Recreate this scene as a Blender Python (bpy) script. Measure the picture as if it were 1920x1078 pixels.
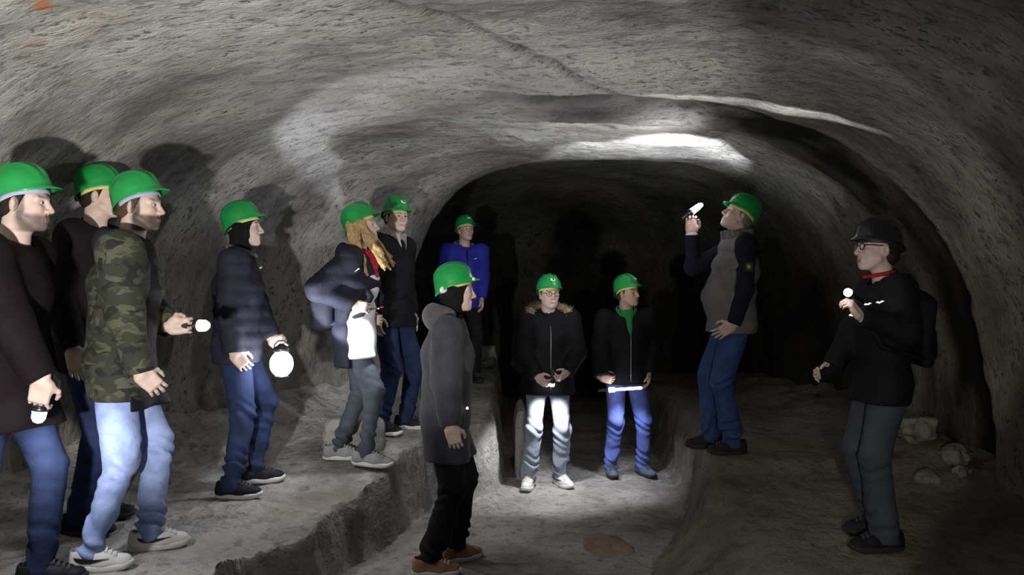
import bpy, math, random
import numpy as np
from mathutils import Vector, Matrix, Quaternion

for _o in list(bpy.data.objects):
    bpy.data.objects.remove(_o)
SC = bpy.context.scene
COL = SC.collection
rng = np.random.default_rng(7)
random.seed(7)

# ------------------------------------------------------------------ camera, world, exposure
F_PX = 1450.0
CAM_Z = 1.68
cam_d = bpy.data.cameras.new('camera')
cam_d.sensor_width = 36.0
cam_d.lens = F_PX * 36.0 / 1920.0
cam_d.clip_start = 0.05
cam = bpy.data.objects.new('camera', cam_d)
COL.objects.link(cam)
cam.location = (0, 0, CAM_Z)
cam.rotation_euler = (math.radians(90.24), 0, 0)
SC.camera = cam

world = bpy.data.worlds.new('cave_dark')
SC.world = world
world.use_nodes = True
world.node_tree.nodes['Background'].inputs[0].default_value = (0.9, 0.95, 1.0, 1)
world.node_tree.nodes['Background'].inputs[1].default_value = 0.0
SC.view_settings.view_transform = 'Standard'
SC.view_settings.look = 'None'
SC.view_settings.exposure = 0.0
SC.view_settings.gamma = 1.0
SC.view_settings.use_curve_mapping = False


def aim(o, d):
    o.rotation_mode = 'QUATERNION'
    o.rotation_quaternion = Vector(d).normalized().to_track_quat('-Z', 'Y')


def spot(name, loc, target, watts, cone, blend=0.6, color=(1, 1, 1), radius=0.02, scale=None, roll=0.0, parent=None):
    ld = bpy.data.lights.new(name, 'SPOT')
    ld.energy = watts
    ld.spot_size = math.radians(cone)
    ld.spot_blend = blend
    ld.color = color
    ld.shadow_soft_size = radius
    o = bpy.data.objects.new(name, ld)
    COL.objects.link(o)
    o.location = loc
    d = Vector(target) - Vector(loc)
    aim(o, d)
    if roll:
        o.rotation_quaternion = o.rotation_quaternion @ Quaternion((0, 0, 1), roll)
    if scale:
        o.scale = scale
    return o


def point(name, loc, watts, color=(1, 1, 1), radius=0.03):
    ld = bpy.data.lights.new(name, 'POINT')
    ld.energy = watts
    ld.color = color
    ld.shadow_soft_size = radius
    o = bpy.data.objects.new(name, ld)
    COL.objects.link(o)
    o.location = loc
    return o


# torches of visitors standing beside the photographer (out of frame, same pit)
spot('torch_light_of_visitor', (-1.1, 0.9, 1.28), (-1.65, 3.4, 2.9), 440, 92, 0.25, (1.0, 0.98, 0.93), 0.05)
spot('torch_light_of_visitor', (0.45, 0.25, 1.25), (1.2, 5.2, 1.55), 125, 46, 0.13, (1.0, 0.97, 0.88), 0.03)


def W(px, py, Y):
    """point of the place seen at a pixel of the 1920x1078 photograph, at depth Y from the camera"""
    return np.array([(px - 960.0) / F_PX * Y, Y, CAM_Z + (545.0 - py) / F_PX * Y])


# ------------------------------------------------------------------ noise
def _hash(i, j, k, seed):
    n = (i * 374761393 + j * 668265263 + k * 2147483647 + seed * 1274126177) & 0xffffffff
    n = ((n ^ (n >> 13)) * 1274126177) & 0xffffffff
    n = n ^ (n >> 16)
    return (n & 0xffff) / 65535.0


def vnoise(x, y, z, seed=0):
    x = np.asarray(x, float); y = np.asarray(y, float); z = np.asarray(z, float)
    i = np.floor(x).astype(np.int64); j = np.floor(y).astype(np.int64); k = np.floor(z).astype(np.int64)
    u = x - i; v = y - j; w = z - k
    u = u * u * (3 - 2 * u); v = v * v * (3 - 2 * v); w = w * w * (3 - 2 * w)
    r = 0
    for a in (0, 1):
        for b in (0, 1):
            for c in (0, 1):
                r = r + _hash(i + a, j + b, k + c, seed) * (u if a else 1 - u) * (v if b else 1 - v) * (w if c else 1 - w)
    return r * 2 - 1


def fbm(x, y, z, octv=4, seed=0):
    r = 0; a = 1.0; f = 1.0; s = 0
    for o in range(octv):
        r = r + a * vnoise(x * f, y * f, z * f, seed + o * 17)
        s += a; a *= 0.5; f *= 2.03
    return r / s


def sstep(a, b, x):
    t = np.clip((x - a) / (b - a), 0, 1)
    return t * t * (3 - 2 * t)


# ------------------------------------------------------------------ materials
MATS = {}


def mat_new(name):
    m = bpy.data.materials.new(name)
    m.use_nodes = True
    nt = m.node_tree
    for n in list(nt.nodes):
        nt.nodes.remove(n)
    out = nt.nodes.new('ShaderNodeOutputMaterial')
    b = nt.nodes.new('ShaderNodeBsdfPrincipled')
    nt.links.new(b.outputs[0], out.inputs[0])
    MATS[name] = m
    return m, nt, b


def N(nt, typ, **kw):
    n = nt.nodes.new(typ)
    for k, v in kw.items():
        if k.startswith('i_'):
            n.inputs[k[2:].replace('_', ' ')].default_value = v
        else:
            setattr(n, k, v)
    return n


def ramp(nt, stops, src):
    r = nt.nodes.new('ShaderNodeValToRGB')
    e = r.color_ramp.elements
    while len(e) < len(stops):
        e.new(0.5)
    for q, (p, c) in zip(e, stops):
        q.position = p
        q.color = (c[0], c[1], c[2], 1)
    nt.links.new(src, r.inputs[0])
    return r


def cloth(name, col, rough=0.85, var=0.25, scale=9.0, weave=260.0, bump=0.25, sheen=0.0):
    m, nt, b = mat_new(name)
    tc = N(nt, 'ShaderNodeTexCoord')
    n1 = N(nt, 'ShaderNodeTexNoise', i_Scale=scale, i_Detail=4.0)
    nt.links.new(tc.outputs['Object'], n1.inputs['Vector'])
    r = ramp(nt, [(0.3, [c * (1 - var) for c in col]), (0.7, [min(1, c * (1 + var)) for c in col])], n1.outputs[0])
    nt.links.new(r.outputs[0], b.inputs['Base Color'])
    b.inputs['Roughness'].default_value = rough
    b.inputs['Specular IOR Level'].default_value = 0.18
    if sheen:
        b.inputs['Sheen Weight'].default_value = sheen
    n2 = N(nt, 'ShaderNodeTexNoise', i_Scale=weave, i_Detail=2.0)
    nt.links.new(tc.outputs['Object'], n2.inputs['Vector'])
    n3 = N(nt, 'ShaderNodeTexNoise', i_Scale=22.0, i_Detail=3.0)
    nt.links.new(tc.outputs['Object'], n3.inputs['Vector'])
    ad = N(nt, 'ShaderNodeMath', operation='MULTIPLY_ADD')
    ad.inputs[1].default_value = 0.15
    nt.links.new(n2.outputs[0], ad.inputs[0])
    nt.links.new(n3.outputs[0], ad.inputs[2])
    bp = N(nt, 'ShaderNodeBump', i_Strength=bump, i_Distance=0.02)
    nt.links.new(ad.outputs[0], bp.inputs['Height'])
    nt.links.new(bp.outputs[0], b.inputs['Normal'])
    return m


def plain(name, col, rough=0.5, metal=0.0, emit=None, coat=0.0, noise=0.1):
    m, nt, b = mat_new(name)
    tc = N(nt, 'ShaderNodeTexCoord')
    n1 = N(nt, 'ShaderNodeTexNoise', i_Scale=30.0, i_Detail=3.0)
    nt.links.new(tc.outputs['Object'], n1.inputs['Vector'])
    r = ramp(nt, [(0.3, [c * (1 - noise) for c in col]), (0.7, [min(1, c * (1 + noise)) for c in col])], n1.outputs[0])
    nt.links.new(r.outputs[0], b.inputs['Base Color'])
    b.inputs['Roughness'].default_value = rough
    b.inputs['Metallic'].default_value = metal
    b.inputs['Coat Weight'].default_value = coat
    if emit:
        b.inputs['Emission Color'].default_value = (*emit[0], 1)
        b.inputs['Emission Strength'].default_value = emit[1]
    return m


def rock_mat(name, base, dark, stretch, scale=1.0, pits=0.5, brown=(0.16, 0.12, 0.07), uv=False):
    """pecked grey rock: tool flecks drawn out along the surface, soot smears, brown stains"""
    m, nt, b = mat_new(name)
    tc = N(nt, 'ShaderNodeTexCoord')
    mp = N(nt, 'ShaderNodeMapping')
    mp.inputs['Scale'].default_value = stretch
    if uv:
        au = N(nt, 'ShaderNodeAttribute', attribute_name='rockuv')
        nt.links.new(au.outputs['Vector'], mp.inputs['Vector'])
    else:
        nt.links.new(tc.outputs['Object'], mp.inputs['Vector'])
    big = N(nt, 'ShaderNodeTexNoise', i_Scale=0.9 * scale, i_Detail=6.0, i_Roughness=0.62)
    nt.links.new(mp.outputs[0], big.inputs['Vector'])
    fine = N(nt, 'ShaderNodeTexNoise', i_Scale=9.0 * scale, i_Detail=6.0, i_Roughness=0.65)
    nt.links.new(mp.outputs[0], fine.inputs['Vector'])
    fleck = N(nt, 'ShaderNodeTexVoronoi', i_Scale=13.0 * scale)
    fleck.inputs['Randomness'].default_value = 1.0
    wv = N(nt, 'ShaderNodeVectorMath', operation='MULTIPLY_ADD')
    wv.inputs[1].default_value = (0.25, 0.25, 0.25)
    nt.links.new(fine.outputs['Color'], wv.inputs[0])
    nt.links.new(mp.outputs[0], wv.inputs[2])
    nt.links.new(wv.outputs[0], fleck.inputs['Vector'])
    c1 = ramp(nt, [(0.34, [(d * .8 + q * .2) for d, q in zip(dark, base)]), (0.54, base), (0.8, [min(1, q * 1.22) for q in base])], big.outputs[0])
    # soot smears
    c2 = ramp(nt, [(0.36, (1, 1, 1)), (0.47, (0, 0, 0))], fine.outputs[0])
    mix = N(nt, 'ShaderNodeMix', data_type='RGBA')
    mulm = N(nt, 'ShaderNodeMath', operation='MULTIPLY')
    mulm.inputs[1].default_value = 0.55
    nt.links.new(c2.outputs[0], mulm.inputs[0])
    nt.links.new(mulm.outputs[0], mix.inputs['Factor'])
    nt.links.new(c1.outputs[0], mix.inputs['A'])
    mix.inputs['B'].default_value = (*dark, 1)
    # tool flecks
    f1 = ramp(nt, [(0.13, (1, 1, 1)), (0.32, (0, 0, 0))], fleck.outputs['Distance'])
    area = ramp(nt, [(0.36, (0, 0, 0)), (0.52, (1, 1, 1))], big.outputs[0])
    fm = N(nt, 'ShaderNodeMath', operation='MULTIPLY')
    nt.links.new(f1.outputs[0], fm.inputs[0])
    nt.links.new(area.outputs[0], fm.inputs[1])
    fm2 = N(nt, 'ShaderNodeMath', operation='MULTIPLY')
    fm2.inputs[1].default_value = pits
    nt.links.new(fm.outputs[0], fm2.inputs[0])
    mix2 = N(nt, 'ShaderNodeMix', data_type='RGBA')
    nt.links.new(fm2.outputs[0], mix2.inputs['Factor'])
    nt.links.new(mix.outputs['Result'], mix2.inputs['A'])
    mix2.inputs['B'].default_value = (*dark, 1)
    # brown stains
    st = N(nt, 'ShaderNodeTexNoise', i_Scale=0.7, i_Detail=5.0, i_Roughness=0.6)
    mp2 = N(nt, 'ShaderNodeMapping')
    mp2.inputs['Location'].default_value = (3.1, 7.7, 1.2)
    nt.links.new(tc.outputs['Object'], mp2.inputs['Vector'])
    nt.links.new(mp2.outputs[0], st.inputs['Vector'])
    s1 = ramp(nt, [(0.50, (0, 0, 0)), (0.75, (.5, .5, .5))], st.outputs[0])
    mix3 = N(nt, 'ShaderNodeMix', data_type='RGBA')
    nt.links.new(s1.outputs[0], mix3.inputs['Factor'])
    nt.links.new(mix2.outputs['Result'], mix3.inputs['A'])
    mix3.inputs['B'].default_value = (*brown, 1)
    # earthier stone in the lower walls
    asd = N(nt, 'ShaderNodeAttribute', attribute_name='earthy')
    mixe = N(nt, 'ShaderNodeMix', data_type='RGBA', blend_type='MULTIPLY')
    nt.links.new(asd.outputs['Fac'], mixe.inputs['Factor'])
    nt.links.new(mix3.outputs['Result'], mixe.inputs['A'])
    mixe.inputs['B'].default_value = (0.62, 0.58, 0.49, 1)
    adk = N(nt, 'ShaderNodeAttribute', attribute_name='painted_shade')  # tunnel shade painted in: rock colour darkens with depth
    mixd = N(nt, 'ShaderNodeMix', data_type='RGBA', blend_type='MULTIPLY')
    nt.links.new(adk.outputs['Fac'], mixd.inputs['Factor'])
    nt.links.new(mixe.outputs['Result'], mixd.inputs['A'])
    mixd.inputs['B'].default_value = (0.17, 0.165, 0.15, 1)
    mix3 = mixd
    # dirty cracks, and shade painted into the rib groove, stored per vertex
    at = N(nt, 'ShaderNodeAttribute', attribute_name='dirt_shade')
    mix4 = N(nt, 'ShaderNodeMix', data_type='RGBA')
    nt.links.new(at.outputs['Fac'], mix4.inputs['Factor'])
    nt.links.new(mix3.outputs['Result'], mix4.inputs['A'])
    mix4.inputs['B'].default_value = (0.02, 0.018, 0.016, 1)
    at2 = N(nt, 'ShaderNodeAttribute', attribute_name='rust')
    mix5 = N(nt, 'ShaderNodeMix', data_type='RGBA')
    nt.links.new(at2.outputs['Fac'], mix5.inputs['Factor'])
    nt.links.new(mix4.outputs['Result'], mix5.inputs['A'])
    mix5.inputs['B'].default_value = (0.45, 0.14, 0.03, 1)
    nt.links.new(mix5.outputs['Result'], b.inputs['Base Color'])
    b.inputs['Roughness'].default_value = 0.95
    b.inputs['Specular IOR Level'].default_value = 0.15
    # relief
    h1 = N(nt, 'ShaderNodeMath', operation='MULTIPLY_ADD')
    h1.inputs[1].default_value = 0.6
    nt.links.new(fleck.outputs['Distance'], h1.inputs[0])
    nt.links.new(fine.outputs[0], h1.inputs[2])
    bp = N(nt, 'ShaderNodeBump', i_Strength=0.75, i_Distance=0.04)
    nt.links.new(h1.outputs[0], bp.inputs['Height'])
    nt.links.new(bp.outputs[0], b.inputs['Normal'])
    return m


rock_mat('vault_rock', (0.47, 0.46, 0.44), (0.10, 0.095, 0.10), (0.55, 1.3, 1.0), 1.35, 0.95, uv=True)
rock_mat('wall_rock', (0.44, 0.42, 0.38), (0.10, 0.09, 0.075), (0.8, 0.8, 0.9), 1.0, 0.35, (0.17, 0.13, 0.08))
rock_mat('wall_rock_streaked', (0.36, 0.345, 0.29), (0.07, 0.06, 0.045), (1.1, 1.6, 0.28), 1.0, 0.2, (0.15, 0.11, 0.06))
rock_mat('floor_rock', (0.42, 0.405, 0.38), (0.12, 0.105, 0.09), (1.0, 1.0, 1.0), 1.3, 0.35, (0.16, 0.12, 0.085))
rock_mat('ledge_rock', (0.50, 0.485, 0.46), (0.14, 0.125, 0.11), (1.0, 0.9, 1.0), 1.1, 0.25, (0.2, 0.16, 0.11))
rock_mat('bench_rock', (0.27, 0.245, 0.205), (0.10, 0.085, 0.065), (1.0, 1.0, 1.0), 1.3, 0.3, (0.14, 0.105, 0.065))
rock_mat('pink_lit_rock', (0.50, 0.37, 0.31), (0.28, 0.17, 0.13), (1.5, 1.5, 1.5), 2.0, 0.3, (0.3, 0.2, 0.15))
rock_mat('back_rock', (0.10, 0.098, 0.085), (0.03, 0.028, 0.025), (1.0, 1.0, 1.0), 1.0, 0.4)


# ------------------------------------------------------------------ mesh helpers
def mesh_np(name, V, Q, mat=None, smooth=True):
    """numpy verts (n,3) and quads (m,4) -> mesh"""
    me = bpy.data.meshes.new(name)
    V = np.ascontiguousarray(V, np.float32); Q = np.ascontiguousarray(Q, np.int32)
    k = Q.shape[1]
    me.vertices.add(len(V)); me.vertices.foreach_set('co', V.ravel())
    me.loops.add(Q.size); me.loops.foreach_set('vertex_index', Q.ravel())
    me.polygons.add(len(Q)); me.polygons.foreach_set('loop_start', np.arange(0, Q.size, k, dtype=np.int32))
    me.update(calc_edges=True)
    me.polygons.foreach_set('use_smooth', np.full(len(Q), smooth, bool))
    if mat:
        me.materials.append(MATS[mat])
    return me


def link(name, me, parent=None, loc=None, M=None):
    o = bpy.data.objects.new(name, me)
    COL.objects.link(o)
    if parent:
        o.parent = parent
    if M is not None:
        o.matrix_local = Matrix(M)
    elif loc is not None:
        o.location = loc
    return o


def empty(name, loc, rz=0.0):
    o = bpy.data.objects.new(name, None)
    o.empty_display_size = 0.1
    COL.objects.link(o)
    o.location = loc
    o.rotation_euler = (0, 0, rz)
    return o


def tag(o, label=None, cat=None, group=None, kind=None):
    if label: o['label'] = label
    if cat: o['category'] = cat
    if group: o['group'] = group
    if kind: o['kind'] = kind
    return o


class MB:
    """collects polygons for one mesh"""
    def __init__(s):
        s.v = []; s.f = []

    def add(s, V, Fc):
        n = len(s.v)
        s.v += [tuple(map(float, p)) for p in V]
        s.f += [tuple(i + n for i in q) for q in Fc]
        return s

    def tube(s, pts, rad, n=8, cap=True):
        pts = [np.array(p, float) for p in pts]
        if not hasattr(rad, '__len__'):
            rad = [rad] * len(pts)
        V = []; Fc = []
        up = None
        for i, p in enumerate(pts):
            d = pts[min(i + 1, len(pts) - 1)] - pts[max(i - 1, 0)]
            d = d / (np.linalg.norm(d) + 1e-9)
            if up is None:
                up = np.array([0, 0, 1.0]) if abs(d[2]) < 0.9 else np.array([1.0, 0, 0])
            a = np.cross(d, up); a /= np.linalg.norm(a) + 1e-9
            b = np.cross(a, d)
            up = b
            for k in range(n):
                t = 2 * math.pi * k / n
                V.append(p + rad[i] * (a * math.cos(t) + b * math.sin(t)))
        for i in range(len(pts) - 1):
            for k in range(n):
                Fc.append((i * n + k, i * n + (k + 1) % n, (i + 1) * n + (k + 1) % n, (i + 1) * n + k))
        if cap:
            Fc.append(tuple(range(n))[::-1])
            Fc.append(tuple((len(pts) - 1) * n + k for k in range(n)))
        return s.add(V, [tuple(reversed(q)) for q in Fc])

    def lathe(s, prof, n=20, M=None):
        """prof: list of (axial x, radius) around +X"""
        V = []; Fc = []
        for (x, r) in prof:
            for k in range(n):
                t = 2 * math.pi * k / n
                V.append((x, r * math.cos(t), r * math.sin(t)))
        for i in range(len(prof) - 1):
            for k in range(n):
                Fc.append((i * n + k, (i + 1) * n + k, (i + 1) * n + (k + 1) % n, i * n + (k + 1) % n))
        Fc.append(tuple(range(n)))
        Fc.append(tuple((len(prof) - 1) * n + k for k in range(n))[::-1])
        Fc = [tuple(reversed(q)) for q in Fc]
        if M is not None:
            V = [(Matrix(M) @ Vector(p)) for p in V]
        return s.add(V, Fc)

    def box(s, c, h, R=None, bev=0.0):
        c = np.array(c, float); h = np.array(h, float)
        bev = min(bev, min(h) * 0.9)
        V = []; Fc = []
        # chamfered box from 24 corners
        idx = {}
        for sx in (-1, 1):
            for sy in (-1, 1):
                for sz in (-1, 1):
                    for ax in range(3):
                        p = np.array([sx * h[0], sy * h[1], sz * h[2]])
                        for a2 in range(3):
                            if a2 != ax:
                                p[a2] -= bev * (sx, sy, sz)[a2]
                        idx[(sx, sy, sz, ax)] = len(V)
                        V.append(p)
        for ax in range(3):
            o1, o2 = (ax + 1) % 3, (ax + 2) % 3
            for sg in (-1, 1):
                q = []
                for (a, b) in ((-1, -1), (1, -1), (1, 1), (-1, 1)):
                    k = [0, 0, 0]; k[ax] = sg; k[o1] = a; k[o2] = b
                    q.append(idx[(*k, ax)])
                Fc.append(tuple(q if sg > 0 else q[::-1]))
        if bev > 0:
            for ax in range(3):
                o1, o2 = (ax + 1) % 3, (ax + 2) % 3
                for a in (-1, 1):
                    for b in (-1, 1):
                        k0 = [0, 0, 0]; k0[ax] = -1; k0[o1] = a; k0[o2] = b
                        k1 = list(k0); k1[ax] = 1
                        q = (idx[(*k0, o1)], idx[(*k1, o1)], idx[(*k1, o2)], idx[(*k0, o2)])
                        Fc.append(q if a * b < 0 else q[::-1])
            for sx in (-1, 1):
                for sy in (-1, 1):
                    for sz in (-1, 1):
                        q = tuple(idx[(sx, sy, sz, a)] for a in range(3))
                        Fc.append(q if sx * sy * sz > 0 else q[::-1])
        V = np.array(V)
        if R is not None:
            V = V @ np.array(R).T
        return s.add(V + c, Fc)

    def build(s, name, mat, parent=None, smooth=True, loc=None, M=None):
        me = bpy.data.meshes.new(name)
        me.from_pydata(s.v, [], s.f)
        me.update()
        if smooth:
            me.polygons.foreach_set('use_smooth', np.full(len(me.polygons), True))
        me.materials.append(MATS[mat])
        return link(name, me, parent, loc, M)


# ------------------------------------------------------------------ signed distance modelling (surface nets)
class Field:
    def __init__(s):
        s.ops = []

    def seg(s, a, b, ra, rb=None, k=0.03, v=None, f=1.0, op='add'):
        a = np.array(a, float); b = np.array(b, float)
        rb = ra if rb is None else rb
        r = max(ra, rb) * max(1.0, f)
        s.ops.append((op, 'seg', (a, b, ra, rb, v, f), np.minimum(a, b) - r, np.maximum(a, b) + r, k))
        return s

    def ell(s, c, r, k=0.02, R=None, op='add'):
        c = np.array(c, float); r = np.array(r, float)
        m = max(r) if R is not None else r
        s.ops.append((op, 'ell', (c, r, R), c - m, c + m, k))
        return s

    def box(s, c, h, rad, k=0.02, R=None, op='add'):
        c = np.array(c, float); h = np.array(h, float)
        m = np.linalg.norm(h) + rad if R is not None else h + rad
        s.ops.append((op, 'box', (c, h, rad, R), c - m, c + m, k))
        return s

    def half(s, n, p, near=None, k=0.01):
        """remove what lies on the side the normal n points to, optionally only within a ball around p"""
        s.ops.append(('cut', 'half', (np.array(n, float), np.array(p, float), near), None, None, k))
        return s

    def mesh(s, vs, fold=None, clip=None):
        lo = np.min([o[3] for o in s.ops if o[0] == 'add'], axis=0) - 3 * vs
        hi = np.max([o[4] for o in s.ops if o[0] == 'add'], axis=0) + 3 * vs
        if clip is not None:
            lo = np.maximum(lo, clip[0]); hi = np.minimum(hi, clip[1])
        n = np.ceil((hi - lo) / vs).astype(int) + 1
        gx, gy, gz = [(lo[i] + vs * np.arange(n[i])).astype(np.float32) for i in range(3)]
        Fd = np.full(n, 0.12, np.float32)
        for (op, typ, pr, l, h, k) in s.ops:
            if typ == 'half':
                nn, p, near = pr
                if near is None:
                    i0 = np.zeros(3, int); i1 = n
                else:
                    i0 = np.clip(np.floor((p - near - lo) / vs).astype(int), 0, n); i1 = np.clip(np.ceil((p + near - lo) / vs).astype(int) + 1, 0, n)
            else:
                mg = k + 3.5 * vs
                i0 = np.clip(np.floor((l - mg - lo) / vs).astype(int), 0, n)
                i1 = np.clip(np.ceil((h + mg - lo) / vs).astype(int) + 1, 0, n)
            if np.any(i1 <= i0):
                continue
            sl = tuple(slice(a, b) for a, b in zip(i0, i1))
            X = gx[sl[0]][:, None, None]; Y = gy[sl[1]][None, :, None]; Z = gz[sl[2]][None, None, :]
            cur = Fd[sl]
            if typ == 'seg':
                a, b, ra, rb, v, f = pr
                ab = b - a; L = float(ab @ ab) + 1e-12
                x = X - a[0]; y = Y - a[1]; z = Z - a[2]
                t = np.clip((x * ab[0] + y * ab[1] + z * ab[2]) / L, 0, 1)
                x = x - t * ab[0]; y = y - t * ab[1]; z = z - t * ab[2]
                if v is not None:
                    c = (x * v[0] + y * v[1] + z * v[2]) * (1 - 1 / f)
                    x = x - c * v[0]; y = y - c * v[1]; z = z - c * v[2]
                d = np.sqrt(x * x + y * y + z * z) - (ra + (rb - ra) * t)
            elif typ == 'ell':
                c, r, R = pr
                x = X - c[0]; y = Y - c[1]; z = Z - c[2]
                if R is not None:
                    x, y, z = (R[0][i] * x + R[1][i] * y + R[2][i] * z for i in range(3))
                k0 = np.sqrt((x / r[0]) ** 2 + (y / r[1]) ** 2 + (z / r[2]) ** 2)
                k1 = np.sqrt((x / r[0] ** 2) ** 2 + (y / r[1] ** 2) ** 2 + (z / r[2] ** 2) ** 2) + 1e-9
                d = k0 * (k0 - 1) / k1
            elif typ == 'box':
                c, hh, rad, R = pr
                x = X - c[0]; y = Y - c[1]; z = Z - c[2]
                if R is not None:
                    x, y, z = (R[0][i] * x + R[1][i] * y + R[2][i] * z for i in range(3))
                x = np.abs(x) - hh[0]; y = np.abs(y) - hh[1]; z = np.abs(z) - hh[2]
                d = np.sqrt(np.maximum(x, 0) ** 2 + np.maximum(y, 0) ** 2 + np.maximum(z, 0) ** 2) + np.minimum(np.maximum(x, np.maximum(y, z)), 0) - rad
            else:
                d = -((X - p[0]) * nn[0] + (Y - p[1]) * nn[1] + (Z - p[2]) * nn[2])
                if near is not None:
                    q = np.sqrt((X - p[0]) ** 2 + (Y - p[1]) ** 2 + (Z - p[2]) ** 2)
                    d = np.where(q < near, d, 1.0)
            d = np.broadcast_to(d, cur.shape).astype(np.float32)
            if op == 'add':
                hq = np.maximum(k - np.abs(cur - d), 0) / k
                Fd[sl] = np.minimum(cur, d) - hq * hq * k * 0.25
            else:
                d = -d
                hq = np.maximum(k - np.abs(cur - d), 0) / k
                Fd[sl] = np.maximum(cur, d) + hq * hq * k * 0.25
        if fold is not None:
            ii = np.nonzero(np.abs(Fd) < 0.06)
            Fd[ii] += fold(gx[ii[0]], gy[ii[1]], gz[ii[2]]).astype(np.float32)
        return nets(Fd, lo, vs)


_EDG = [((0, 0, 0), (1, 0, 0)), ((0, 1, 0), (1, 1, 0)), ((0, 0, 1), (1, 0, 1)), ((0, 1, 1), (1, 1, 1)),
        ((0, 0, 0), (0, 1, 0)), ((1, 0, 0), (1, 1, 0)), ((0, 0, 1), (0, 1, 1)), ((1, 0, 1), (1, 1, 1)),
        ((0, 0, 0), (0, 0, 1)), ((1, 0, 0), (1, 0, 1)), ((0, 1, 0), (0, 1, 1)), ((1, 1, 0), (1, 1, 1))]


def nets(Fd, lo, vs):
    ins = Fd < 0
    u = ins.astype(np.uint8)
    c = u[:-1] + u[1:]
    c = c[:, :-1] + c[:, 1:]
    c = c[:, :, :-1] + c[:, :, 1:]
    mixed = (c > 0) & (c < 8)
    ids = np.argwhere(mixed)
    lut = np.full(mixed.shape, -1, np.int32)
    lut[mixed] = np.arange(len(ids))
    pos = np.zeros((len(ids), 3)); cnt = np.zeros((len(ids), 1))
    for a, b in _EDG:
        a = np.array(a); b = np.array(b)
        f0 = Fd[tuple((ids + a).T)]; f1 = Fd[tuple((ids + b).T)]
        cr = (f0 < 0) != (f1 < 0)
        t = np.where(cr, f0 / np.where(cr, f0 - f1, 1), 0)
        pos += cr[:, None] * (a + t[:, None] * (b - a)); cnt += cr[:, None]
    V = (ids + pos / np.maximum(cnt, 1)) * vs + lo
    Q = []
    for ax in range(3):
        o1, o2 = (ax + 1) % 3, (ax + 2) % 3
        s0 = [slice(1, -1)] * 3; s1 = [slice(1, -1)] * 3
        s0[ax] = slice(0, -1); s1[ax] = slice(1, None)
        a0 = ins[tuple(s0)]; a1 = ins[tuple(s1)]
        e = np.argwhere(a0 != a1)
        if not len(e):
            continue
        fl = a0[tuple(e.T)]
        off = np.ones(3, int); off[ax] = 0
        e = e + off
        q = np.empty((len(e), 4), np.int32)
        for m, (p, r) in enumerate(((-1, -1), (0, -1), (0, 0), (-1, 0))):
            d = e.copy(); d[:, o1] += p; d[:, o2] += r
            q[:, m] = lut[tuple(d.T)]
        q[~fl] = q[~fl][:, ::-1]
        Q.append(q)
    Q = np.concatenate(Q)
    Q = Q[(Q >= 0).all(1)]
    return V, Q


def relax(V, Q, it=1, w=0.5):
    for _ in range(it):
        S = np.zeros_like(V); C = np.zeros(len(V))
        for a in range(4):
            for b in ((a + 1) % 4, (a - 1) % 4):
                for d in range(3):
                    S[:, d] += np.bincount(Q[:, a], V[Q[:, b], d], len(V))
                C += np.bincount(Q[:, a], minlength=len(V))
        V = V * (1 - w) + w * S / np.maximum(C, 1)[:, None]
    return V


def rotm(yaw=0, pitch=0, roll=0):
    cy, sy = math.cos(yaw), math.sin(yaw); cp, sp = math.cos(-pitch), math.sin(-pitch); cr, sr = math.cos(roll), math.sin(roll)
    Rz = np.array([[cy, -sy, 0], [sy, cy, 0], [0, 0, 1]]); Ry = np.array([[cp, 0, sp], [0, 1, 0], [-sp, 0, cp]]); Rx = np.array([[1, 0, 0], [0, cr, -sr], [0, sr, cr]])
    return Rz @ Ry @ Rx


def unit(v):
    v = np.array(v, float)
    return v / (np.linalg.norm(v) + 1e-9)


def frame(d, t):
    """columns: along d, towards t, cross"""
    d = unit(d); t = np.array(t, float); t = unit(t - d * (t @ d))
    return np.stack([d, t, np.cross(d, t)], 1)


def m4(R, p):
    M = np.eye(4); M[:3, :3] = R; M[:3, 3] = p
    return M


# ================================================================== THE CAVE
def interp(tab, y):
    t = np.array(tab, float)
    return np.interp(y, t[:, 0], t[:, 1])


def smooth_interp(tab, y):
    return (interp(tab, y - 0.16) + interp(tab, y - 0.08) + 2 * interp(tab, y) + interp(tab, y + 0.08) + interp(tab, y + 0.16)) / 6


X_LEFT = [(-3, -3.2), (3, -3.35), (4.4, -3.1), (5.4, -2.85), (6.0, -2.55), (6.6, -1.85), (7.1, -1.25), (7.55, -1.05), (8.1, -1.2), (9, -1.8), (10.6, -1.9), (11.6, -1.3), (12.3, 0.4)]
X_RIGHT = [(-3, 3.0), (3, 3.12), (4.4, 3.06), (4.9, 3.1), (5.2, 3.2), (7, 3.3), (8, 3.3), (10, 3.0), (11.2, 2.5), (11.9, 1.6), (12.3, 0.6)]
X_MID = [(-3, 0.3), (5.4, 0.3), (6.4, 0.7), (7.3, 1.15), (8, 0.9), (12, 0.5)]
H_TOP = [(-3, 3.0), (2.5, 3.0), (4.7, 2.97), (5.6, 2.95), (6.6, 2.93), (7.25, 2.93), (7.7, 3.02), (8.5, 3.15), (10, 3.05), (11.2, 2.6), (11.9, 1.6), (12.3, -.1)]
N_LEFT = [(-3, 3.1), (5, 3.1), (6.4, 3.6), (7.2, 4.0), (8, 3.4), (12, 2.6)]


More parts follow.
